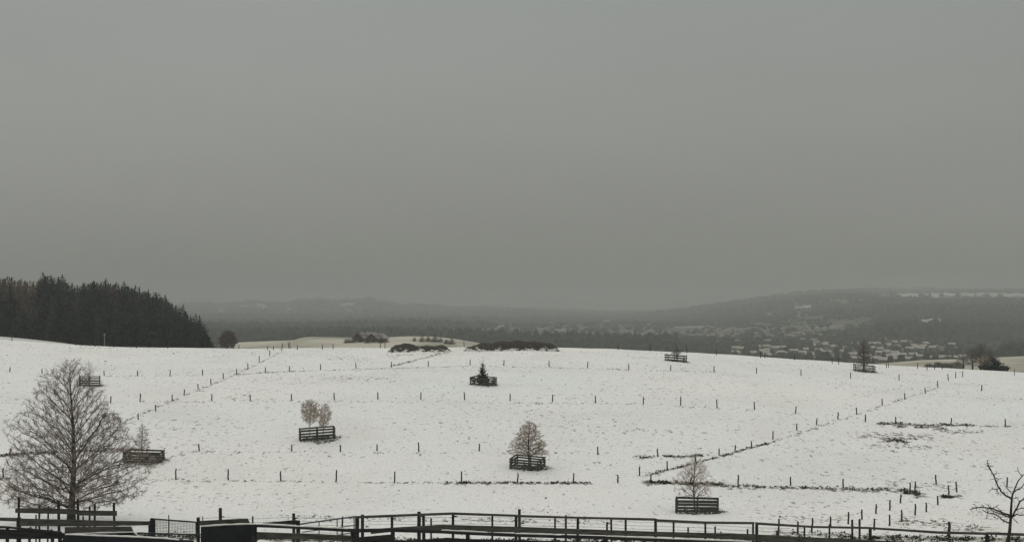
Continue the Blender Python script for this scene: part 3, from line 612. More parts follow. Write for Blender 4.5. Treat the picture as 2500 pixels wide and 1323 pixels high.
heap(1128, 1370, [(1128, 853), (1140, 845), (1160, 840), (1200, 836), (1235, 833), (1265, 832), (1300, 834), (1340, 836), (1360, 838), (1370, 848)], 852, 'long brown manure heap streaked with snow on the crest', 4)

# ------------------------------------------------------------------ houses
def house(px, py, wpx, yaw, label, group, nm='village_house', hgt=3.6, wins=False, Yf=None, wm='wall', rm='roof', chim=False, deep=.72, pitch=.42):
    if Yf: Y = Yf; x = (px - CX) / F * Y; z = hz(x, Y)
    else: x, Y, z = ray(px, py + 5, far=True)
    L = wpx / F * Y; W = L * deep; L = max(L, 6.5); W = max(W, 5.5)
    r = thing(nm, (x, Y, z - .2), label, 'house', group, yaw)
    mb = MB(); rh = W / 2 * pitch; a, b = L / 2, W / 2
    mb.add([(-a, -b, -2), (a, -b, -2), (a, b, -2), (-a, b, -2), (-a, -b, hgt), (a, -b, hgt), (a, b, hgt), (-a, b, hgt), (-a, 0, hgt + rh), (a, 0, hgt + rh)],
           [(0, 1, 5, 4), (2, 3, 7, 6), (1, 2, 6, 9, 5), (3, 0, 4, 8, 7)])
    part('wall', mb, M[wm], r)
    mb = MB(); o_ = .9; t = .28
    for s in (-1, 1):
        e0 = hgt - o_ * pitch; c = [(-a - o_, s * (b + o_), e0), (a + o_, s * (b + o_), e0), (a + o_, 0, hgt + rh), (-a - o_, 0, hgt + rh)]
        c = [(q[0], q[1], q[2] + .02) for q in c] + [(q[0], q[1], q[2] + t) for q in c]; mb.hexa(c)
    ro = part('roof', mb, M[rm], r)
    if chim: mb = MB(); mb.box(a * .3, .3, hgt + rh * .5, a * .3 + .7, 1.0, hgt + rh + .9); part('chimney', mb, M['darkwall'], ro)
    if wins:
        for k in range(3):
            mb = MB(); xx_ = -a + L * (k + .5) / 3; mb.box(xx_ - .6, -b - .04, .9, xx_ + .6, -b + .02, 2.2); part('window', mb, M['glass'], r)
    return r
VIL = []
def z7(l):
    for a, b, w in l: VIL.append((1700 + a / 6.25, 780 + b / 6.25, w / 6.25))
def z8(l):
    for a, b, w in l: VIL.append((2100 + a / 6.25, 780 + b / 6.25, w / 6.25))
z7([(605, 450, 100), (672, 470, 60), (590, 535, 60), (850, 545, 90), (920, 450, 60), (1060, 435, 130), (1110, 462, 90), (1000, 492, 100), (1115, 492, 60), (1200, 465, 50), (1310, 460, 140), (1045, 540, 120), (1070, 575, 90),
    (1215, 590, 120), (1360, 560, 100), (1300, 525, 50), (1480, 508, 100), (1630, 510, 110), (1650, 480, 60), (1860, 500, 80), (1990, 530, 130), (2085, 430, 80), (2180, 468, 70), (2240, 520, 150), (1950, 412, 60), (1840, 410, 60), (2140, 640, 120),
    (1990, 575, 60), (1725, 570, 50), (2410, 640, 120), (2380, 575, 60)])
z8([(410, 350, 50), (520, 350, 50), (670, 340, 80), (750, 345, 60), (800, 385, 100), (805, 410, 90), (430, 412, 110), (575, 430, 110), (755, 455, 120), (910, 480, 60), (975, 425, 110), (990, 385, 70), (880, 443, 30), (1120, 465, 90), (255, 382, 50), (190, 385, 60),
    (310, 525, 60), (290, 480, 60), (400, 515, 60), (385, 565, 60), (460, 600, 60), (525, 570, 70), (520, 520, 60), (250, 615, 130), (365, 638, 50), (415, 632, 40), (565, 635, 60), (715, 645, 80), (945, 615, 130), (800, 555, 60), (1140, 600, 60), (1320, 610, 80), (1250, 605, 60),
    (1390, 400, 30), (1560, 578, 110), (1410, 605, 80), (2220, 430, 130), (2260, 475, 90), (2340, 425, 60), (2450, 408, 70), (2190, 575, 120), (2440, 580, 70), (630, 570, 50), (1600, 630, 60), (95, 510, 60), (160, 450, 60), (90, 600, 70)])
VIL.sort(); bands = {}
for v_ in VIL: bands.setdefault('front' if v_[1] > 868 else 'middle' if v_[1] > 852 else 'back', []).append(v_)
for bn, L in bands.items():
    for k, (px, py, w) in enumerate(L):
        yaw = random.choice([0, 0, .35, -.4, .2, -.2, 1.2, -.8]) + random.uniform(-.1, .1)
        house(px, py, w * .58, yaw, 'snow roofed house, %s from the left in the %s row of the village' % (ordn(k), bn), 'houses of the village beyond the crest', wins=(bn == 'front'), chim=(bn != 'back'), pitch=random.uniform(.38, .62), hgt=random.uniform(3.0, 5.0))
# the white block with windows seen just past the guard and another
for k in range(120):
    px = random.gauss(1880, 200); py = random.uniform(798, 843)
    if random.random() < .25: px = random.gauss(1400, 170); py = random.uniform(788, 822)
    if px > 2400 or px < 1000: continue
    house(px, py, random.uniform(4, 10), random.uniform(-.6, .6), 'tiny pale roofed house in the hazy settlement far across the valley', 'tiny houses far across the valley', nm='distant_house', hgt=4, rm='farroof')
# farmstead on the pale meadow
for px, Y, w, yaw, lab in [(889, 612, 17, .9, 'left gabled barn of the farmstead on the pale meadow'), (904, 622, 19, .12, 'middle farmhouse with snow on its roof on the pale meadow'), (921, 605, 16, 1.0, 'right gabled barn of the farmstead on the pale meadow')]:
    house(px, 0, w, yaw, lab, 'farmstead on the pale meadow', 'farm_building', 1.9, True, Y, 'darkwall', 'farmroof', True, .8, .6)
for k, (px, Y, h) in enumerate([(873, 602, 4.5), (879, 596, 2.4), (862, 590, 2.2), (852, 590, 2.0), (845, 588, 1.8), (897, 588, 2.4), (913, 592, 2.6), (930, 590, 2.6), (943, 592, 2.0), (1030, 585, 2.6), (1045, 590, 2.2), (1062, 588, 3.0), (1075, 592, 2.2), (1090, 585, 2.0), (1103, 588, 2.6), (1012, 590, 1.8)]):
    x = (px - CX) / F * Y; z = hz(x, Y)
    r = thing('farm_shrub', (x, Y, z), 'dark shrub, %s from the left around the farmstead on the meadow' % ordn(sorted([873, 879, 862, 852, 845, 897, 913, 930, 943, 1030, 1045, 1062, 1075, 1090, 1103, 1012]).index(px)), 'shrub', 'shrubs around the farmstead')
    c = link('crown', LAR[k % 3], r); s_ = h / 21; c.scale = (s_ * 4.5, s_ * 4.5, s_ * 1.1)
# lattice mast
x, Y, z = ray(1551, 836, far=True); Y = 1500; x = (1551 - CX) / F * Y; z = hz(x, Y); h = -(806 - HY) / F * Y - z
r = thing('power_pylon', (x, Y, z), 'faint lattice power pylon standing in the hazy valley', 'pylon'); mb = MB(); w0 = 2.6
for sx_ in (-1, 1):
    for sy_ in (-1, 1): mb.tube([(sx_ * w0, sy_ * w0, -1), (sx_ * .5, sy_ * .5, h)], .22, 4)
part('tower', mb, M['steel'], r)
for k in range(6):
    f, f2 = k / 6, (k + 1) / 6; a, b = w0 + (.5 - w0) * f, w0 + (.5 - w0) * f2; mb = MB(); mb.tube([(-a, -a, h * f), (b, -b, h * f2)], .15, 4); mb.tube([(a, -a, h * f), (-b, -b, h * f2)], .15, 4); part('brace', mb, M['steel'], r)
for f, w in ((.78, 5), (.9, 4)): mb = MB(); mb.tube([(-w, 0, h * f), (w, 0, h * f)], .2, 4); part('cross_arm', mb, M['steel'], r)

# ------------------------------------------------------------------ far woods of the valley (one uncountable mass)
N = 90000
px = rng.uniform(-500, 3000, N); Y = np.exp(rng.uniform(math.log(960), math.log(9300), N)); X = (px - CX) / F * Y
nz = np.sin(X / 190 + 1.3 * np.sin(Y / 260)) * np.sin(Y / 230 + X / 500) + .5 * np.sin(X / 61 + Y / 83) + .35 * np.sin(X / 33 - Y / 29)
dens = .45 + .55 * ss(-.5, .6, nz)
pxn = px + 55 * np.sin(Y / 170 + X / 300) + 35 * np.sin(X / 77 + Y / 140)
vil = (ss(1700, 1800, px)) * (1 - ss(2370, 2420, px)) * (1 - ss(1550, 1750, Y)); vil2 = ss(1520, 1800, pxn) * (1 - ss(2050, 2180, pxn)) * ss(1600, 1900, Y + .8 * (pxn - px)) * (1 - ss(2700, 3000, Y))
town2 = ss(1000, 1300, pxn) * (1 - ss(1600, 1800, pxn)) * ss(1900, 2300, Y) * (1 - ss(3300, 3600, Y))
dens = dens * (1 - .72 * vil) * (1 - .82 * vil2) * (1 - .75 * town2)
solid = (px < 1000) & (Y < 2300) & (Y > 1250); dens = np.where(solid, 1, dens)
solid = (px > 2150) & (Y > 1650) & (Y < 2400); dens = np.where(solid, 1, dens)
dens = np.where(fieldmask(px, Y) > .2, .02, dens)
for fx, fy, hw, hd, c in FIELDS:      # open ground in front of each field so it is seen
    dens = np.where((np.abs(px - fx + 10 * np.sin(Y / 60)) < hw * .95) & (Y < fy) & (Y > fy * (.78 if c >= .5 else .88)), dens * .15, dens)
hs = np.array([(o.location.x, o.location.y) for o in COL.objects if o.name.startswith('village_house')])
keep = rng.uniform(0, 1, N) < dens
X, Y, px = X[keep], Y[keep], px[keep]
dmin = np.full(len(X), 1e9)
for hx, hy in hs:
    dd = np.where((np.abs(X - hx) < 9 + 0 * X) & (Y < hy + 8) & (Y > hy - 60), 0, 1e9); dmin = np.minimum(dmin, dd)
k_ = dmin > 1; X, Y, px = X[k_], Y[k_], px[k_]; n = len(X)
Z = H(X, Y); op = np.maximum(ss(1100, 1300, px) * (1 - ss(2110, 2160, px)) * ss(1500, 1700, Y) * (1 - ss(3600, 4000, Y)), 0); ht = rng.uniform(8, 17, n) * (1 - .5 * op) * (1 + .3 * np.sin(X / 240 + 2) * np.sin(Y / 190)); ht = np.where((px > 1650) & (px < 2450) & (Y < 1700), ht * .55, ht)
w = rng.uniform(2.6, 4.6, n) * (np.maximum(Y, 1400) / 1500) ** .75; w = np.where((px > 1650) & (px < 2450) & (Y < 1700), w * .8, w)
K = 6; ang = np.arange(K) * 2 * np.pi / K
con = rng.uniform(0, 1, n) < .4
rings = [(-.05, .75), (.35, 1.0), (.72, .62)]
Vv = np.zeros((n, 3 * K + 1, 3))
for q, (zf, wf) in enumerate(rings):
    zf_ = np.where(con, [0, .25, .62][q], [-.02, .45, .85][q]); wf_ = np.where(con, [.9, .8, .38][q], [.6, 1.1, .75][q])
    for k in range(K):
        jit = rng.uniform(.65, 1.3, n); Vv[:, q * K + k, 0] = X + np.cos(ang[k]) * w * wf_ * jit; Vv[:, q * K + k, 1] = Y + np.sin(ang[k]) * w * wf_ * jit; Vv[:, q * K + k, 2] = Z + ht * zf_ + rng.normal(0, .05, n) * ht
Vv[:, 3 * K] = np.stack([X, Y, Z + ht], 1)
T = []
for q in range(2):
    for k in range(K):
        k2 = (k + 1) % K; T += [(q * K + k, q * K + k2, (q + 1) * K + k2), (q * K + k, (q + 1) * K + k2, (q + 1) * K + k)]
for k in range(K): T.append((2 * K + k, 2 * K + (k + 1) % K, 3 * K))
T = np.array(T); TT = ((np.arange(n) * (3 * K + 1))[:, None, None] + T[None]).reshape(-1, 3)
o = link('far_woods', npmesh('far_woods', Vv.reshape(-1, 3), TT, M['fawood'])); tag(o, 'dark hazy woods covering the valley and the far hills', 'woods', kind='stuff')

# ------------------------------------------------------------------ foreground fences
def plank(mb, a, b, D1, D2, th=.05):
    """a, b = (px, ytop, ybottom) of each end in the photograph, at distances D1, D2"""
    c = []
    for dz in (2, 1):
        for (e, D, s) in ((a, D1, 0), (b, D2, 0), (b, D2, 1), (a, D1, 1)):
            p = at(e[0], e[dz], D); c.append((p[0], p[1] + s * th, p[2]))
    mb.hexa(c)
def fpost(root, px, yt, D, wpx, mat='post', lean=0, nm='post', yb=None):
    x, _, z = at(px, yt, D); g_ = hz(x, D) - .3 if yb is None else at(px, yb, D)[2]; r = wpx / 2 / F * D; mb = MB()
    mb.tube([(x - lean, D, g_), (x - lean * .3, D, g_ + (z - g_) * .6), (x, D, z - .015), (x, D, z)], [r * 1.06, r * 1.02, r, r * .7], 8); return part(nm, mb, M[mat], root)
def fence(label, group=None, nm='rail_fence', cat='fence'): return thing(nm, (0, 0, 0), label, cat, group)
def rail(root, pts, D, th=.05, mat='board', nm='rail'):
    for a, b in zip(pts[:-1], pts[1:]):
        mb = MB(); plank(mb, a, b, D, D, th); part(nm, mb, M[mat], root)
def snowcap(root, pts, D, th=.07, seed=0):
    R = random.Random(seed); mb = MB(); out = []
    for a, b in zip(pts[:-1], pts[1:]):
        n = max(2, int(abs(b[0] - a[0]) / 12))
        for k in range(n): f = k / n; out.append((a[0] + (b[0] - a[0]) * f, a[1] + (b[1] - a[1]) * f))
    out.append(pts[-1])
    hs_ = [R.uniform(1.0, 2.6) * min(1, .3 + min(k, len(out) - 1 - k) * .4) for k in range(len(out))]
    for k in range(len(out) - 1):
        plank(mb, (out[k][0], out[k][1] - hs_[k], out[k][1] + .35), (out[k + 1][0], out[k + 1][1] - hs_[k + 1], out[k + 1][1] + .35), D - .012, D - .012, th)
    part('snow_cap', mb, M['snowlay'], root)
# long paddock fence
FA = 50.0
r = fence('long dark rail fence with two boards spanning the foreground from centre to right')
rail(r, [(868, 1259, 1265), (1023, 1253, 1259), (1104, 1250, 1256), (1262, 1255.5, 1261)], FA, .045)
rail(r, [(1262, 1256, 1262), (1408, 1260.5, 1265.5), (1600, 1264.5, 1270.5)], FA, .045)
rail(r, [(1602, 1266.5, 1273), (1722, 1272, 1278), (1842, 1273.5, 1279)], FA, .045)
rail(r, [(1844, 1274, 1280), (1985, 1283, 1288), (2120, 1285.5, 1290.5), (2290, 1296, 1302), (2406, 1299, 1305)], FA, .045)
rail(r, [(2408, 1298, 1304), (2560, 1303, 1310)], FA, .045)
rail(r, [(905, 1291, 1303), (960, 1287, 1297), (1080, 1280, 1296), (1262, 1285, 1299)], FA + .12, .04, nm='board')
rail(r, [(1262, 1285, 1299), (1482, 1293, 1306), (1600, 1297, 1309), (1846, 1303, 1318)], FA + .12, .04, nm='board')
rail(r, [(1848, 1304, 1321), (2112, 1317, 1331), (2300, 1325, 1341), (2560, 1340, 1356)], FA + .12, .04, nm='board')
for px, yt, w, ln, mt in [(872, 1259, 10, 0, 'darkwood'), (885, 1255, 8, 0, 'post'), (957, 1258, 6.5, 0, 'darkwood'), (1023, 1248, 9, 0, 'darkwood'), (1034, 1257, 7, 0, 'darkwood'), (1106, 1251, 6.5, 0, 'darkwood'), (1202, 1258, 5, 0, 'post'), (1260, 1256, 7, 0, 'darkwood'),
                          (1355, 1262, 4.5, 0, 'post'), (1381.5, 1256.5, 5, 0, 'post'), (1411, 1262, 6.5, .04, 'darkwood'), (1492, 1264, 5, -.05, 'post'), (1527.5, 1265, 5.5, 0, 'post'), (1600.5, 1265, 7, 0, 'darkwood'), (1644.5, 1269, 5, 0, 'post'), (1722, 1275, 5, 0, 'post'),
                          (1838.5, 1273, 5, 0, 'darkwood'), (1847.5, 1274, 7.5, 0, 'darkwood'), (1964, 1286, 4.5, 0, 'post'), (2025, 1279, 4.5, 0, 'post'), (2124.5, 1286, 8, 0, 'darkwood'), (2409.5, 1299, 8, 0, 'darkwood')]:
    fpost(r, px, yt, FA + .22, w, mt, ln)
# wire fence running behind it
r = fence('low wire fence with small stub posts running just behind the long rail fence', nm='wire_fence')
FW = 56.0
for px, yt, w in [(538, 1239, 8), (617, 1259, 4), (717, 1252, 7.5), (1052.5, 1264, 4.5), (1268, 1242, 7), (1482, 1273, 5), (1680, 1286, 4.5), (1746, 1284, 4.5), (1760, 1296, 3), (1825, 1290.5, 4.5), (1897, 1294, 5), (2080.5, 1267.5, 5.5), (2098.5, 1266, 5.5)]:
    fpost(r, px, yt, FW, w, 'post', random.uniform(-.03, .03))
for j, off in enumerate((0, 9, 17)):
    mb = MB(); P = []
    for px in range(490, 1960, 30):
        yb = np.interp(px, [490, 538, 617, 717, 870, 1100, 1270, 1600, 1960], [1266, 1260, 1266, 1263, 1264, 1261, 1264, 1274, 1292]); P.append(at(px, yb + off + 1.0 * math.sin(px / 40), FW - .1))
    mb.tube(P, .006, 4); part('wire', mb, M['cord'], r)
for px, py in [(544, 1260), (723, 1263), (896, 1284), (963, 1265), (1112, 1259), (1275, 1276), (1486, 1275)]:
    mb = MB(); a = at(px - 3, py, FW); b = at(px + 5, py, FW); mb.tube([(a[0], a[1] - .08, a[2]), (b[0], b[1] - .08, b[2])], [.03, .02], 6); part('insulator', mb, M['insul'], r)
# nearer fence with snow on its rail
FC = 42.0
r = fence('nearest low black rail fence with snow lying on its rail, centre bottom')
rail(r, [(621, 1279.5, 1286), (700, 1283, 1289), (870, 1290.5, 1299), (965, 1289, 1298), (1080, 1294, 1301.5)], FC, .06, 'darkwood')
rail(r, [(1080, 1294, 1301.5), (1142, 1297, 1305), (1262, 1302, 1310), (1475, 1308, 1316), (1700, 1317, 1325), (1860, 1322, 1331)], FC, .06, 'darkwood')
rail(r, [(627, 1298, 1316), (745, 1302, 1315), (860, 1307, 1321)], FC + .1, .05, 'board', 'board')
rail(r, [(860, 1312, 1333), (960, 1303.5, 1333), (962, 1318, 1333), (1010, 1318, 1333), (1092, 1312, 1333), (1142, 1315, 1335), (1300, 1319, 1338), (1480, 1322, 1342), (1700, 1331, 1350)], FC + .1, .05, 'darkwood', 'board')
for px, yt, w in [(621.5, 1281, 12), (862, 1294, 13), (960, 1296, 8), (1142, 1299, 10), (1477, 1310, 10), (1035, 1297, 7.5)]: fpost(r, px, yt, FC + .2, w, 'darkwood')
snowcap(r, [(623, 1279), (652, 1280), (700, 1283), (780, 1286.5), (850, 1290)], FC, .085, 1)
snowcap(r, [(1078, 1293.5), (1142, 1297), (1190, 1299)], FC, .085, 2); snowcap(r, [(1258, 1302), (1330, 1304), (1370, 1305.5)], FC, .085, 3)
snowcap(r, [(1478, 1308), (1570, 1312), (1700, 1317), (1835, 1321.5)], FC, .085, 4)
# pipe gate right of the clutter
r = fence('slanting grey pipe gate left of the long rail fence', nm='pipe_gate', cat='gate'); GD = 49.0
def pipe(root, a, b, D, w, mat='steel', nm='bar'):
    mb = MB(); mb.tube([at(a[0], a[1], D), at(b[0], b[1], D)], w / 2 / F * D, 7); part(nm, mb, M[mat], root)
pipe(r, (728, 1279), (868, 1260), GD, 4.0, nm='top_bar'); pipe(r, (738, 1298), (867, 1281.5), GD, 2.6); pipe(r, (820, 1306), (868, 1298), GD, 2.6); pipe(r, (730, 1312), (867, 1308), GD, 2.6)
for px, y0, y1 in [(732, 1279, 1330), (779, 1273, 1330), (823, 1267, 1330), (864.5, 1260, 1330)]: pipe(r, (px, y0), (px, y1), GD, 2.8, nm='upright')
mb = MB()
for k in range(30): a, b = at(736 + k * 4.3, 1300, GD + .03), at(736 + k * 4.3, 1330, GD + .03); mb.tube([a, b], .006, 3)
for k in range(8): a, b = at(735, 1300 + k * 3.6, GD + .03), at(864, 1297 + k * 3.6, GD + .03); mb.tube([a, b], .004, 3)
part('wire_mesh', mb, M['cord'], r)
r2 = link('gate_post', PM[2], loc=(0, 0, 0)); tag(r2, 'short square grey post standing behind the slanting pipe gate', 'fence post'); x, _, z = at(836, 1260, 54); g_ = hz(x, 54); r2.location = (x, 54, g_); r2.scale = (.8, .8, z - g_)
# mesh gate
r = fence('dark green framed wire mesh gate between two thick posts, lower left', nm='mesh_gate', cat='gate'); MD = 46.0
pipe(r, (372, 1265.5), (478, 1273.5), MD, 3.6, 'green', 'top_bar'); pipe(r, (377, 1301), (484, 1304), MD, 3, 'green'); pipe(r, (377.5, 1266), (377.5, 1330), MD, 4, 'green', 'upright'); pipe(r, (478, 1273), (482, 1330), MD, 3.5, 'green', 'upright')
mb = MB()
for k in range(27): mb.tube([at(381 + k * 3.7, 1267 + k * .28, MD + .03), at(381 + k * 3.7, 1328, MD + .03)], .0065, 3)
for k in range(15): mb.tube([at(379, 1269 + k * 3.9, MD + .03), at(481, 1275.5 + k * 3.6, MD + .03)], .0065, 3)
part('wire_mesh', mb, M['cord'], r)
fpost(r, 371, 1264, MD + .1, 10, 'darkwood', nm='gate_post'); fpost(r, 484, 1262, MD + .1, 8.5, 'darkwood', nm='gate_post')
o = fence('thin stake seen through the mesh gate', nm='thin_stake', cat='stake'); fpost(o, 412, 1256, 60, 2.6, 'darkwood', nm='stake'); o = fence('thin stake just right of the mesh gate', nm='thin_stake', cat='stake'); fpost(o, 495, 1259, 60, 2.2, 'darkwood', nm='stake')
# tall posts carrying the split plank, left
r = fence('raised split plank nailed across uneven posts in front of the big bare tree', nm='plank_barrier'); PD = 48.0
mb = MB(); plank(mb, (37, 1240, 1251), (110, 1239.5, 1253), PD, PD, .04); plank(mb, (110, 1239.5, 1253), (192, 1243, 1255), PD, PD, .04); part('plank', mb, M['board'], r)
mb = MB(); plank(mb, (189, 1245, 1257.5), (285, 1246.5, 1258.5), PD - .05, PD - .05, .04); part('plank', mb, M['board'], r)
for px, yt, w, ln in [(46, 1212, 6.2, 0), (95.5, 1234, 5, -.04), (118, 1235, 4.6, .05), (142.5, 1221, 7, -.08), (190, 1219, 6.6, -.05), (219, 1236.5, 5, .04), (231.5, 1229, 5.6, .03), (278, 1226, 6, -.06)]: fpost(r, px, yt, PD + .12, w, 'darkwood' if w > 6 else 'post', ln)
o = fence('short stub post under the raised plank', nm='stub_post', cat='fence post'); fpost(o, 88, 1255.5, PD + 3, 4, 'post'); o = fence('short stub right of the trunk under the raised plank', nm='stub_post', cat='fence post'); fpost(o, 203, 1258, PD + 3, 4, 'post')
# long rail below it
r = fence('heavy weathered board fence running from the left edge to the mesh gate'); LD = 46.5
rail(r, [(-80, 1261, 1268), (42, 1263.5, 1272)], LD, .05); rail(r, [(48, 1265, 1283), (200, 1269, 1284), (290, 1271, 1283), (368, 1272, 1281)], LD, .05, nm='board')
for px, yt, w in [(46, 1262, 12), (-30, 1260, 8), (366, 1271, 8), (205, 1268, 7)]: fpost(r, px, yt, LD + .12, w, 'darkwood')
rail(r, [(335, 1298.5, 1302), (575, 1305.5, 1308)], LD - 1.2, .04, 'green', 'bar')
# grey plank with bevelled end
r = fence('wide grey plank with a slanted right end above the snowy edge', nm='loose_plank', cat='plank'); mb = MB()
c = [at(158, 1301, 45), at(325, 1298, 45), at(325, 1298, 45), at(158, 1301, 45)]
P = [(158, 1302), (326, 1298), (319, 1284), (158, 1286)]
f0 = [at(a, b, 45.0) for a, b in P]; f1 = [(p[0], p[1] + .05, p[2]) for p in f0]
mb.add(f0 + f1, [(0, 1, 2, 3), (7, 6, 5, 4), (0, 4, 5, 1), (1, 5, 6, 2), (2, 6, 7, 3), (3, 7, 4, 0)]); part('plank', mb, M['board'], r); snowcap(r, [(288, 1284), (319, 1284)], 45, .07, 9)
for px in (200, 300): fpost(r, px, 1288, 45.2, 6, 'darkwood')
# black snow-edged panel, left
def slab(label, nm, cat, P, D, mat, th=.06, snow=None, supports=()):
    r = fence(label, nm=nm, cat=cat); mb = MB(); f0 = [at(a, b, D) for a, b in P]; f1 = [(p[0], p[1] + th, p[2]) for p in f0]; n = len(P)
    mb.add(f0 + f1, [tuple(range(n)), tuple(range(2 * n - 1, n - 1, -1))] + [(i_, i_ + n, (i_ + 1) % n + n, (i_ + 1) % n) for i_ in range(n)]); part('panel', mb, M[mat], r)
    if snow: snowcap(r, snow, D, th + .02, len(P))
    for px, yt, w in supports: fpost(r, px, yt, D + th + .06, w, 'darkwood')
    return r
slab('black panel with a wavy snow edge at the lower left', 'snowy_barrier', 'barrier', [(120, 1390), (520, 1390), (470, 1319), (440, 1317.5), (330, 1310), (158, 1304)], 40, 'black', .1, [(158, 1304), (240, 1307.5), (330, 1310.5), (400, 1314), (436, 1317.5)], ((300, 1320, 10),))
r = slab('dark raised board with snow on top behind the black panel', 'snowy_board', 'board', [(158, 1316), (342, 1313), (328, 1299), (158, 1303.5)], 41.5, 'black', .05, [(165, 1303.2), (240, 1301), (325, 1298.5), (340, 1310)], ((250, 1306, 6),))
slab('black feed rack wall with snow along its top, lower left of centre', 'feed_rack', 'feed rack', [(490, 1400), (622, 1400), (622, 1279.5), (560, 1281), (490, 1285.5)], 43, 'black', .10, [(488, 1285), (560, 1280.5), (621, 1279)], ())
slab('grey board with slanted end propped above the feed rack', 'propped_board', 'board', [(486, 1282), (610, 1276), (604, 1265), (560, 1267), (486, 1271)], 44.6, 'board', .05, None, ((540, 1270, 6), (600, 1268, 5)))
slab('dark board tapering to the left near the pipe gate', 'tapered_board', 'board', [(640, 1276.5), (732, 1280), (732, 1270), (716, 1269), (690, 1271.5)], 47, 'darkwood', .06, None, ((727, 1270, 8),))
# dark boards at the left edge
r = fence('black board fence with a slanting top rail in the bottom left corner'); BD = 41.0
rail(r, [(-60, 1281, 1287), (18, 1284, 1289), (150, 1297, 1302)], BD, .05, 'darkwood'); rail(r, [(-60, 1290, 1315), (60, 1293, 1315), (160, 1301, 1314)], BD + .1, .05, 'darkwood', 'board')
snowcap(r, [(-20, 1289.5), (10, 1291)], BD + .05, .06, 12)
for px, yt, w in [(18, 1284, 9), (72, 1287, 7), (46, 1290, 6), (128, 1296, 9), (148, 1299, 7)]: fpost(r, px, yt, BD + .2, w, 'darkwood')
mb = MB(); plank(mb, (5, 1283, 1285.5), (75, 1290, 1292), BD - .2, BD - .2, .04); part('lath', mb, M['darkwood'], r)

# young fruit tree at lower right, limbs traced in the round
Z3 = lambda a, b: (2100 + a / 5.93, 1100 + b / 5.93)
TRT = [(2118, 1560), (2140, 1323), (2165, 1150), (2180, 980), (2185, 850), (2195, 690), (2205, 640), (2250, 520), (2290, 430), (2345, 365), (2400, 320)]
LIMB = [([(2180, 980), (2155, 925), (2050, 890), (1950, 850), (1870, 830), (1780, 820), (1690, 828), (1590, 850)], .026, -.5), ([(2180, 960), (2060, 920), (1960, 885), (1890, 850), (1850, 770)], .017, .4), ([(2165, 1040), (2100, 1020), (2020, 955), (1930, 905), (1850, 900), (1760, 850)], .018, -.3),
        ([(2190, 690), (2110, 650), (2040, 590), (1990, 510), (1960, 430), (1930, 350), (1890, 270), (1850, 190), (1835, 135)], .023, .5), ([(1890, 290), (1835, 195)], .009, .1), ([(1940, 350), (1975, 310)], .009, .1), ([(1960, 400), (2055, 400)], .008, .3), ([(2000, 540), (1975, 580), (2000, 610), (2050, 630)], .009, -.2), ([(1980, 550), (1920, 545), (1870, 575)], .009, .2),
        ([(2190, 960), (2240, 870), (2290, 780), (2350, 710), (2420, 650), (2500, 570)], .024, -.4), ([(2190, 965), (2270, 915), (2350, 930), (2430, 915)], .015, .5), ([(2240, 860), (2320, 830), (2400, 820), (2480, 790)], .013, .3), ([(2240, 590), (2310, 550), (2370, 480), (2400, 420)], .014, .3), ([(2345, 365), (2310, 330), (2280, 250)], .011, -.2),
        ([(2200, 620), (2150, 560), (2080, 480)], .010, -.3), ([(2205, 970), (2290, 1050)], .008, .2), ([(2080, 1010), (2080, 1045)], .008, 0), ([(2220, 690), (2270, 670), (2300, 740)], .009, .2), ([(1780, 820), (1760, 770)], .007, .1), ([(1700, 825), (1650, 770)], .007, .1), ([(1890, 835), (2010, 775)], .009, -.2), ([(2050, 880), (1960, 800)], .008, .2), ([(1870, 830), (1845, 910)], .006, .1)]
SD = 40.0; bx = at(*Z3(*TRT[0]), SD)
r = thing('fruit_tree', (bx[0], SD, hz(bx[0], SD)), 'young bare fruit tree with knobbly spurs in front of the fence at lower right', 'tree'); zb = hz(bx[0], SD)
def loc3(q, dy): p = at(*Z3(*q), SD + dy); return np.array([p[0] - bx[0], dy, p[2] - zb])
mb = MB(); tp_ = [loc3(q, 0) for q in TRT]; tp_[0][2] = -.2; mb.tube(tp_, [.055, .05, .045, .040, .034, .029, .025, .020, .017, .013, .006], 9); part('trunk', mb, M['bark'], r)
lb = []; tg = []; R = random.Random(3)
for P, rr, dy in LIMB:
    rr *= 1.3
    n = len(P); q = [loc3(p, dy * k / n) for k, p in enumerate(P)]
    for k in range(n - 1):
        r0 = rr * (1 - .75 * k / n); r1 = rr * (1 - .75 * (k + 1) / n); m_ = (q[k] + q[k + 1]) / 2 + np.array([R.gauss(0, .012), R.gauss(0, .02), R.gauss(0, .012)])
        lb += [(*q[k], *m_, r0, (r0 + r1) / 2), (*m_, *q[k + 1], (r0 + r1) / 2, r1)]
        for s in range(3):
            p0 = q[k] + (q[k + 1] - q[k]) * R.random(); L = R.uniform(.04, .17); p1 = p0 + np.array([R.gauss(0, 1), R.gauss(0, 1), R.gauss(.3, 1)]) * L * .6
            tg.append((*p0, *p1, .007, .005))
link('crown', segs_mesh2('crown', lb, M['bark'], 5, tg, M['bark'], 4), r)

# ------------------------------------------------------------------ haze
m = bpy.data.materials.new('haze_air'); m.use_nodes = True; nt = m.node_tree; nt.nodes.remove(nt.nodes['Principled BSDF'])
pv = nt.nodes.new('ShaderNodeVolumePrincipled'); pv.inputs['Color'].default_value = (.60, .625, .585, 1); pv.inputs['Density'].default_value = .000265
nt.links.new(pv.outputs[0], nt.nodes['Material Output'].inputs['Volume'])
mb = MB(); zt = max(float(ZZ.max()), float(Vv[:, :, 2].max())) + 4; mb.box(-9600, -90, float(ZZ.min()) - 2.5, 9600, 14600, zt)
hzo = link('haze', mb.mesh('haze', m)); tag(hzo, 'pale winter haze filling the valley air', 'haze', kind='stuff')

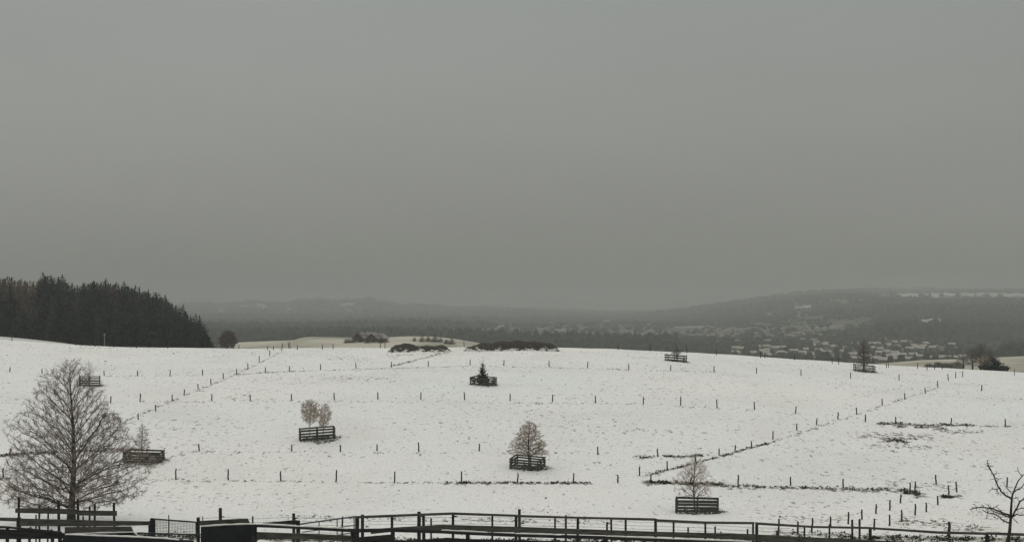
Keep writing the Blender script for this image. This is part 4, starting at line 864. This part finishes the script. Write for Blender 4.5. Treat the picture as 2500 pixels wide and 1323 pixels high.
# ------------------------------------------------------------------ light, sky, camera
W = bpy.data.worlds.new('World'); scene.world = W; W.use_nodes = True; nt = W.node_tree; bg = nt.nodes['Background']
EL, ROT = math.radians(42), math.radians(-25)
sky = nt.nodes.new('ShaderNodeTexSky'); sky.sky_type = 'NISHITA'; sky.sun_disc = False; sky.sun_elevation = EL; sky.sun_rotation = ROT; sky.dust_density = 6; sky.air_density = 1.0
hs_ = nt.nodes.new('ShaderNodeHueSaturation'); hs_.inputs['Saturation'].default_value = .12; hs_.inputs['Value'].default_value = 1
nt.links.new(sky.outputs[0], hs_.inputs['Color'])
tc = nt.nodes.new('ShaderNodeTexCoord'); sp = nt.nodes.new('ShaderNodeSeparateXYZ'); nt.links.new(tc.outputs['Generated'], sp.inputs[0])
rp = nt.nodes.new('ShaderNodeValToRGB'); cr = rp.color_ramp; cr.elements[0].position = 0; cr.elements[0].color = (.212, .214, .196, 1)
cr.elements[1].position = 1; cr.elements[1].color = (1.15, 1.16, 1.14, 1)
for p_, c_ in ((.05, (.278, .278, .258)), (.13, (.320, .328, .309)), (.22, (.325, .346, .330)), (.35, (.52, .54, .53)), (.6, (.95, .96, .94))):
    e = cr.elements.new(p_); e.color = (*c_, 1)
nt.links.new(sp.outputs[2], rp.inputs[0])
cn = nt.nodes.new('ShaderNodeTexNoise'); cn.inputs['Scale'].default_value = 2.2; cn.inputs['Detail'].default_value = 3; mp = nt.nodes.new('ShaderNodeMapping'); mp.inputs['Scale'].default_value = (1, 1, 4)
nt.links.new(tc.outputs['Generated'], mp.inputs[0]); nt.links.new(mp.outputs[0], cn.inputs['Vector'])
mr = nt.nodes.new('ShaderNodeMapRange'); mr.inputs[1].default_value = .3; mr.inputs[2].default_value = .7; mr.inputs[3].default_value = .945; mr.inputs[4].default_value = 1.055; nt.links.new(cn.outputs['Fac'], mr.inputs[0])
mu = nt.nodes.new('ShaderNodeMix'); mu.data_type = 'RGBA'; mu.blend_type = 'MULTIPLY'; mu.inputs[0].default_value = 1; nt.links.new(rp.outputs[0], mu.inputs[6]); nt.links.new(mr.outputs[0], mu.inputs[7])
b2 = nt.nodes.new('ShaderNodeBackground'); b2.inputs['Strength'].default_value = .004; nt.links.new(hs_.outputs[0], b2.inputs['Color'])
nt.links.new(mu.outputs[2], bg.inputs['Color']); bg.inputs['Strength'].default_value = .78
ad = nt.nodes.new('ShaderNodeAddShader'); nt.links.new(bg.outputs[0], ad.inputs[0]); nt.links.new(b2.outputs[0], ad.inputs[1]); nt.links.new(ad.outputs[0], nt.nodes['World Output'].inputs['Surface'])
sl = bpy.data.lights.new('sun', 'SUN'); sl.energy = .5; sl.angle = math.radians(35); sl.color = (1, .97, .93)
so = link('sun', sl); so.rotation_euler = (math.radians(90) - EL, 0, math.pi - ROT)
cam = bpy.data.cameras.new('camera'); cam.sensor_fit = 'HORIZONTAL'; cam.sensor_width = 36; cam.lens = 36 * F / 2500; cam.shift_y = (HY - 661.5) / 2500
cam.clip_start = .5; cam.clip_end = 40000
co = link('camera', cam); co.rotation_euler = (math.radians(90), 0, 0); scene.camera = co
vs = scene.view_settings; vs.view_transform = 'Standard'; vs.look = 'None'; vs.exposure = 0; vs.gamma = 1
scene.render.engine = 'CYCLES'; cy = scene.cycles; cy.max_bounces = 5; cy.diffuse_bounces = 3; cy.volume_bounces = 1; cy.use_denoising = True
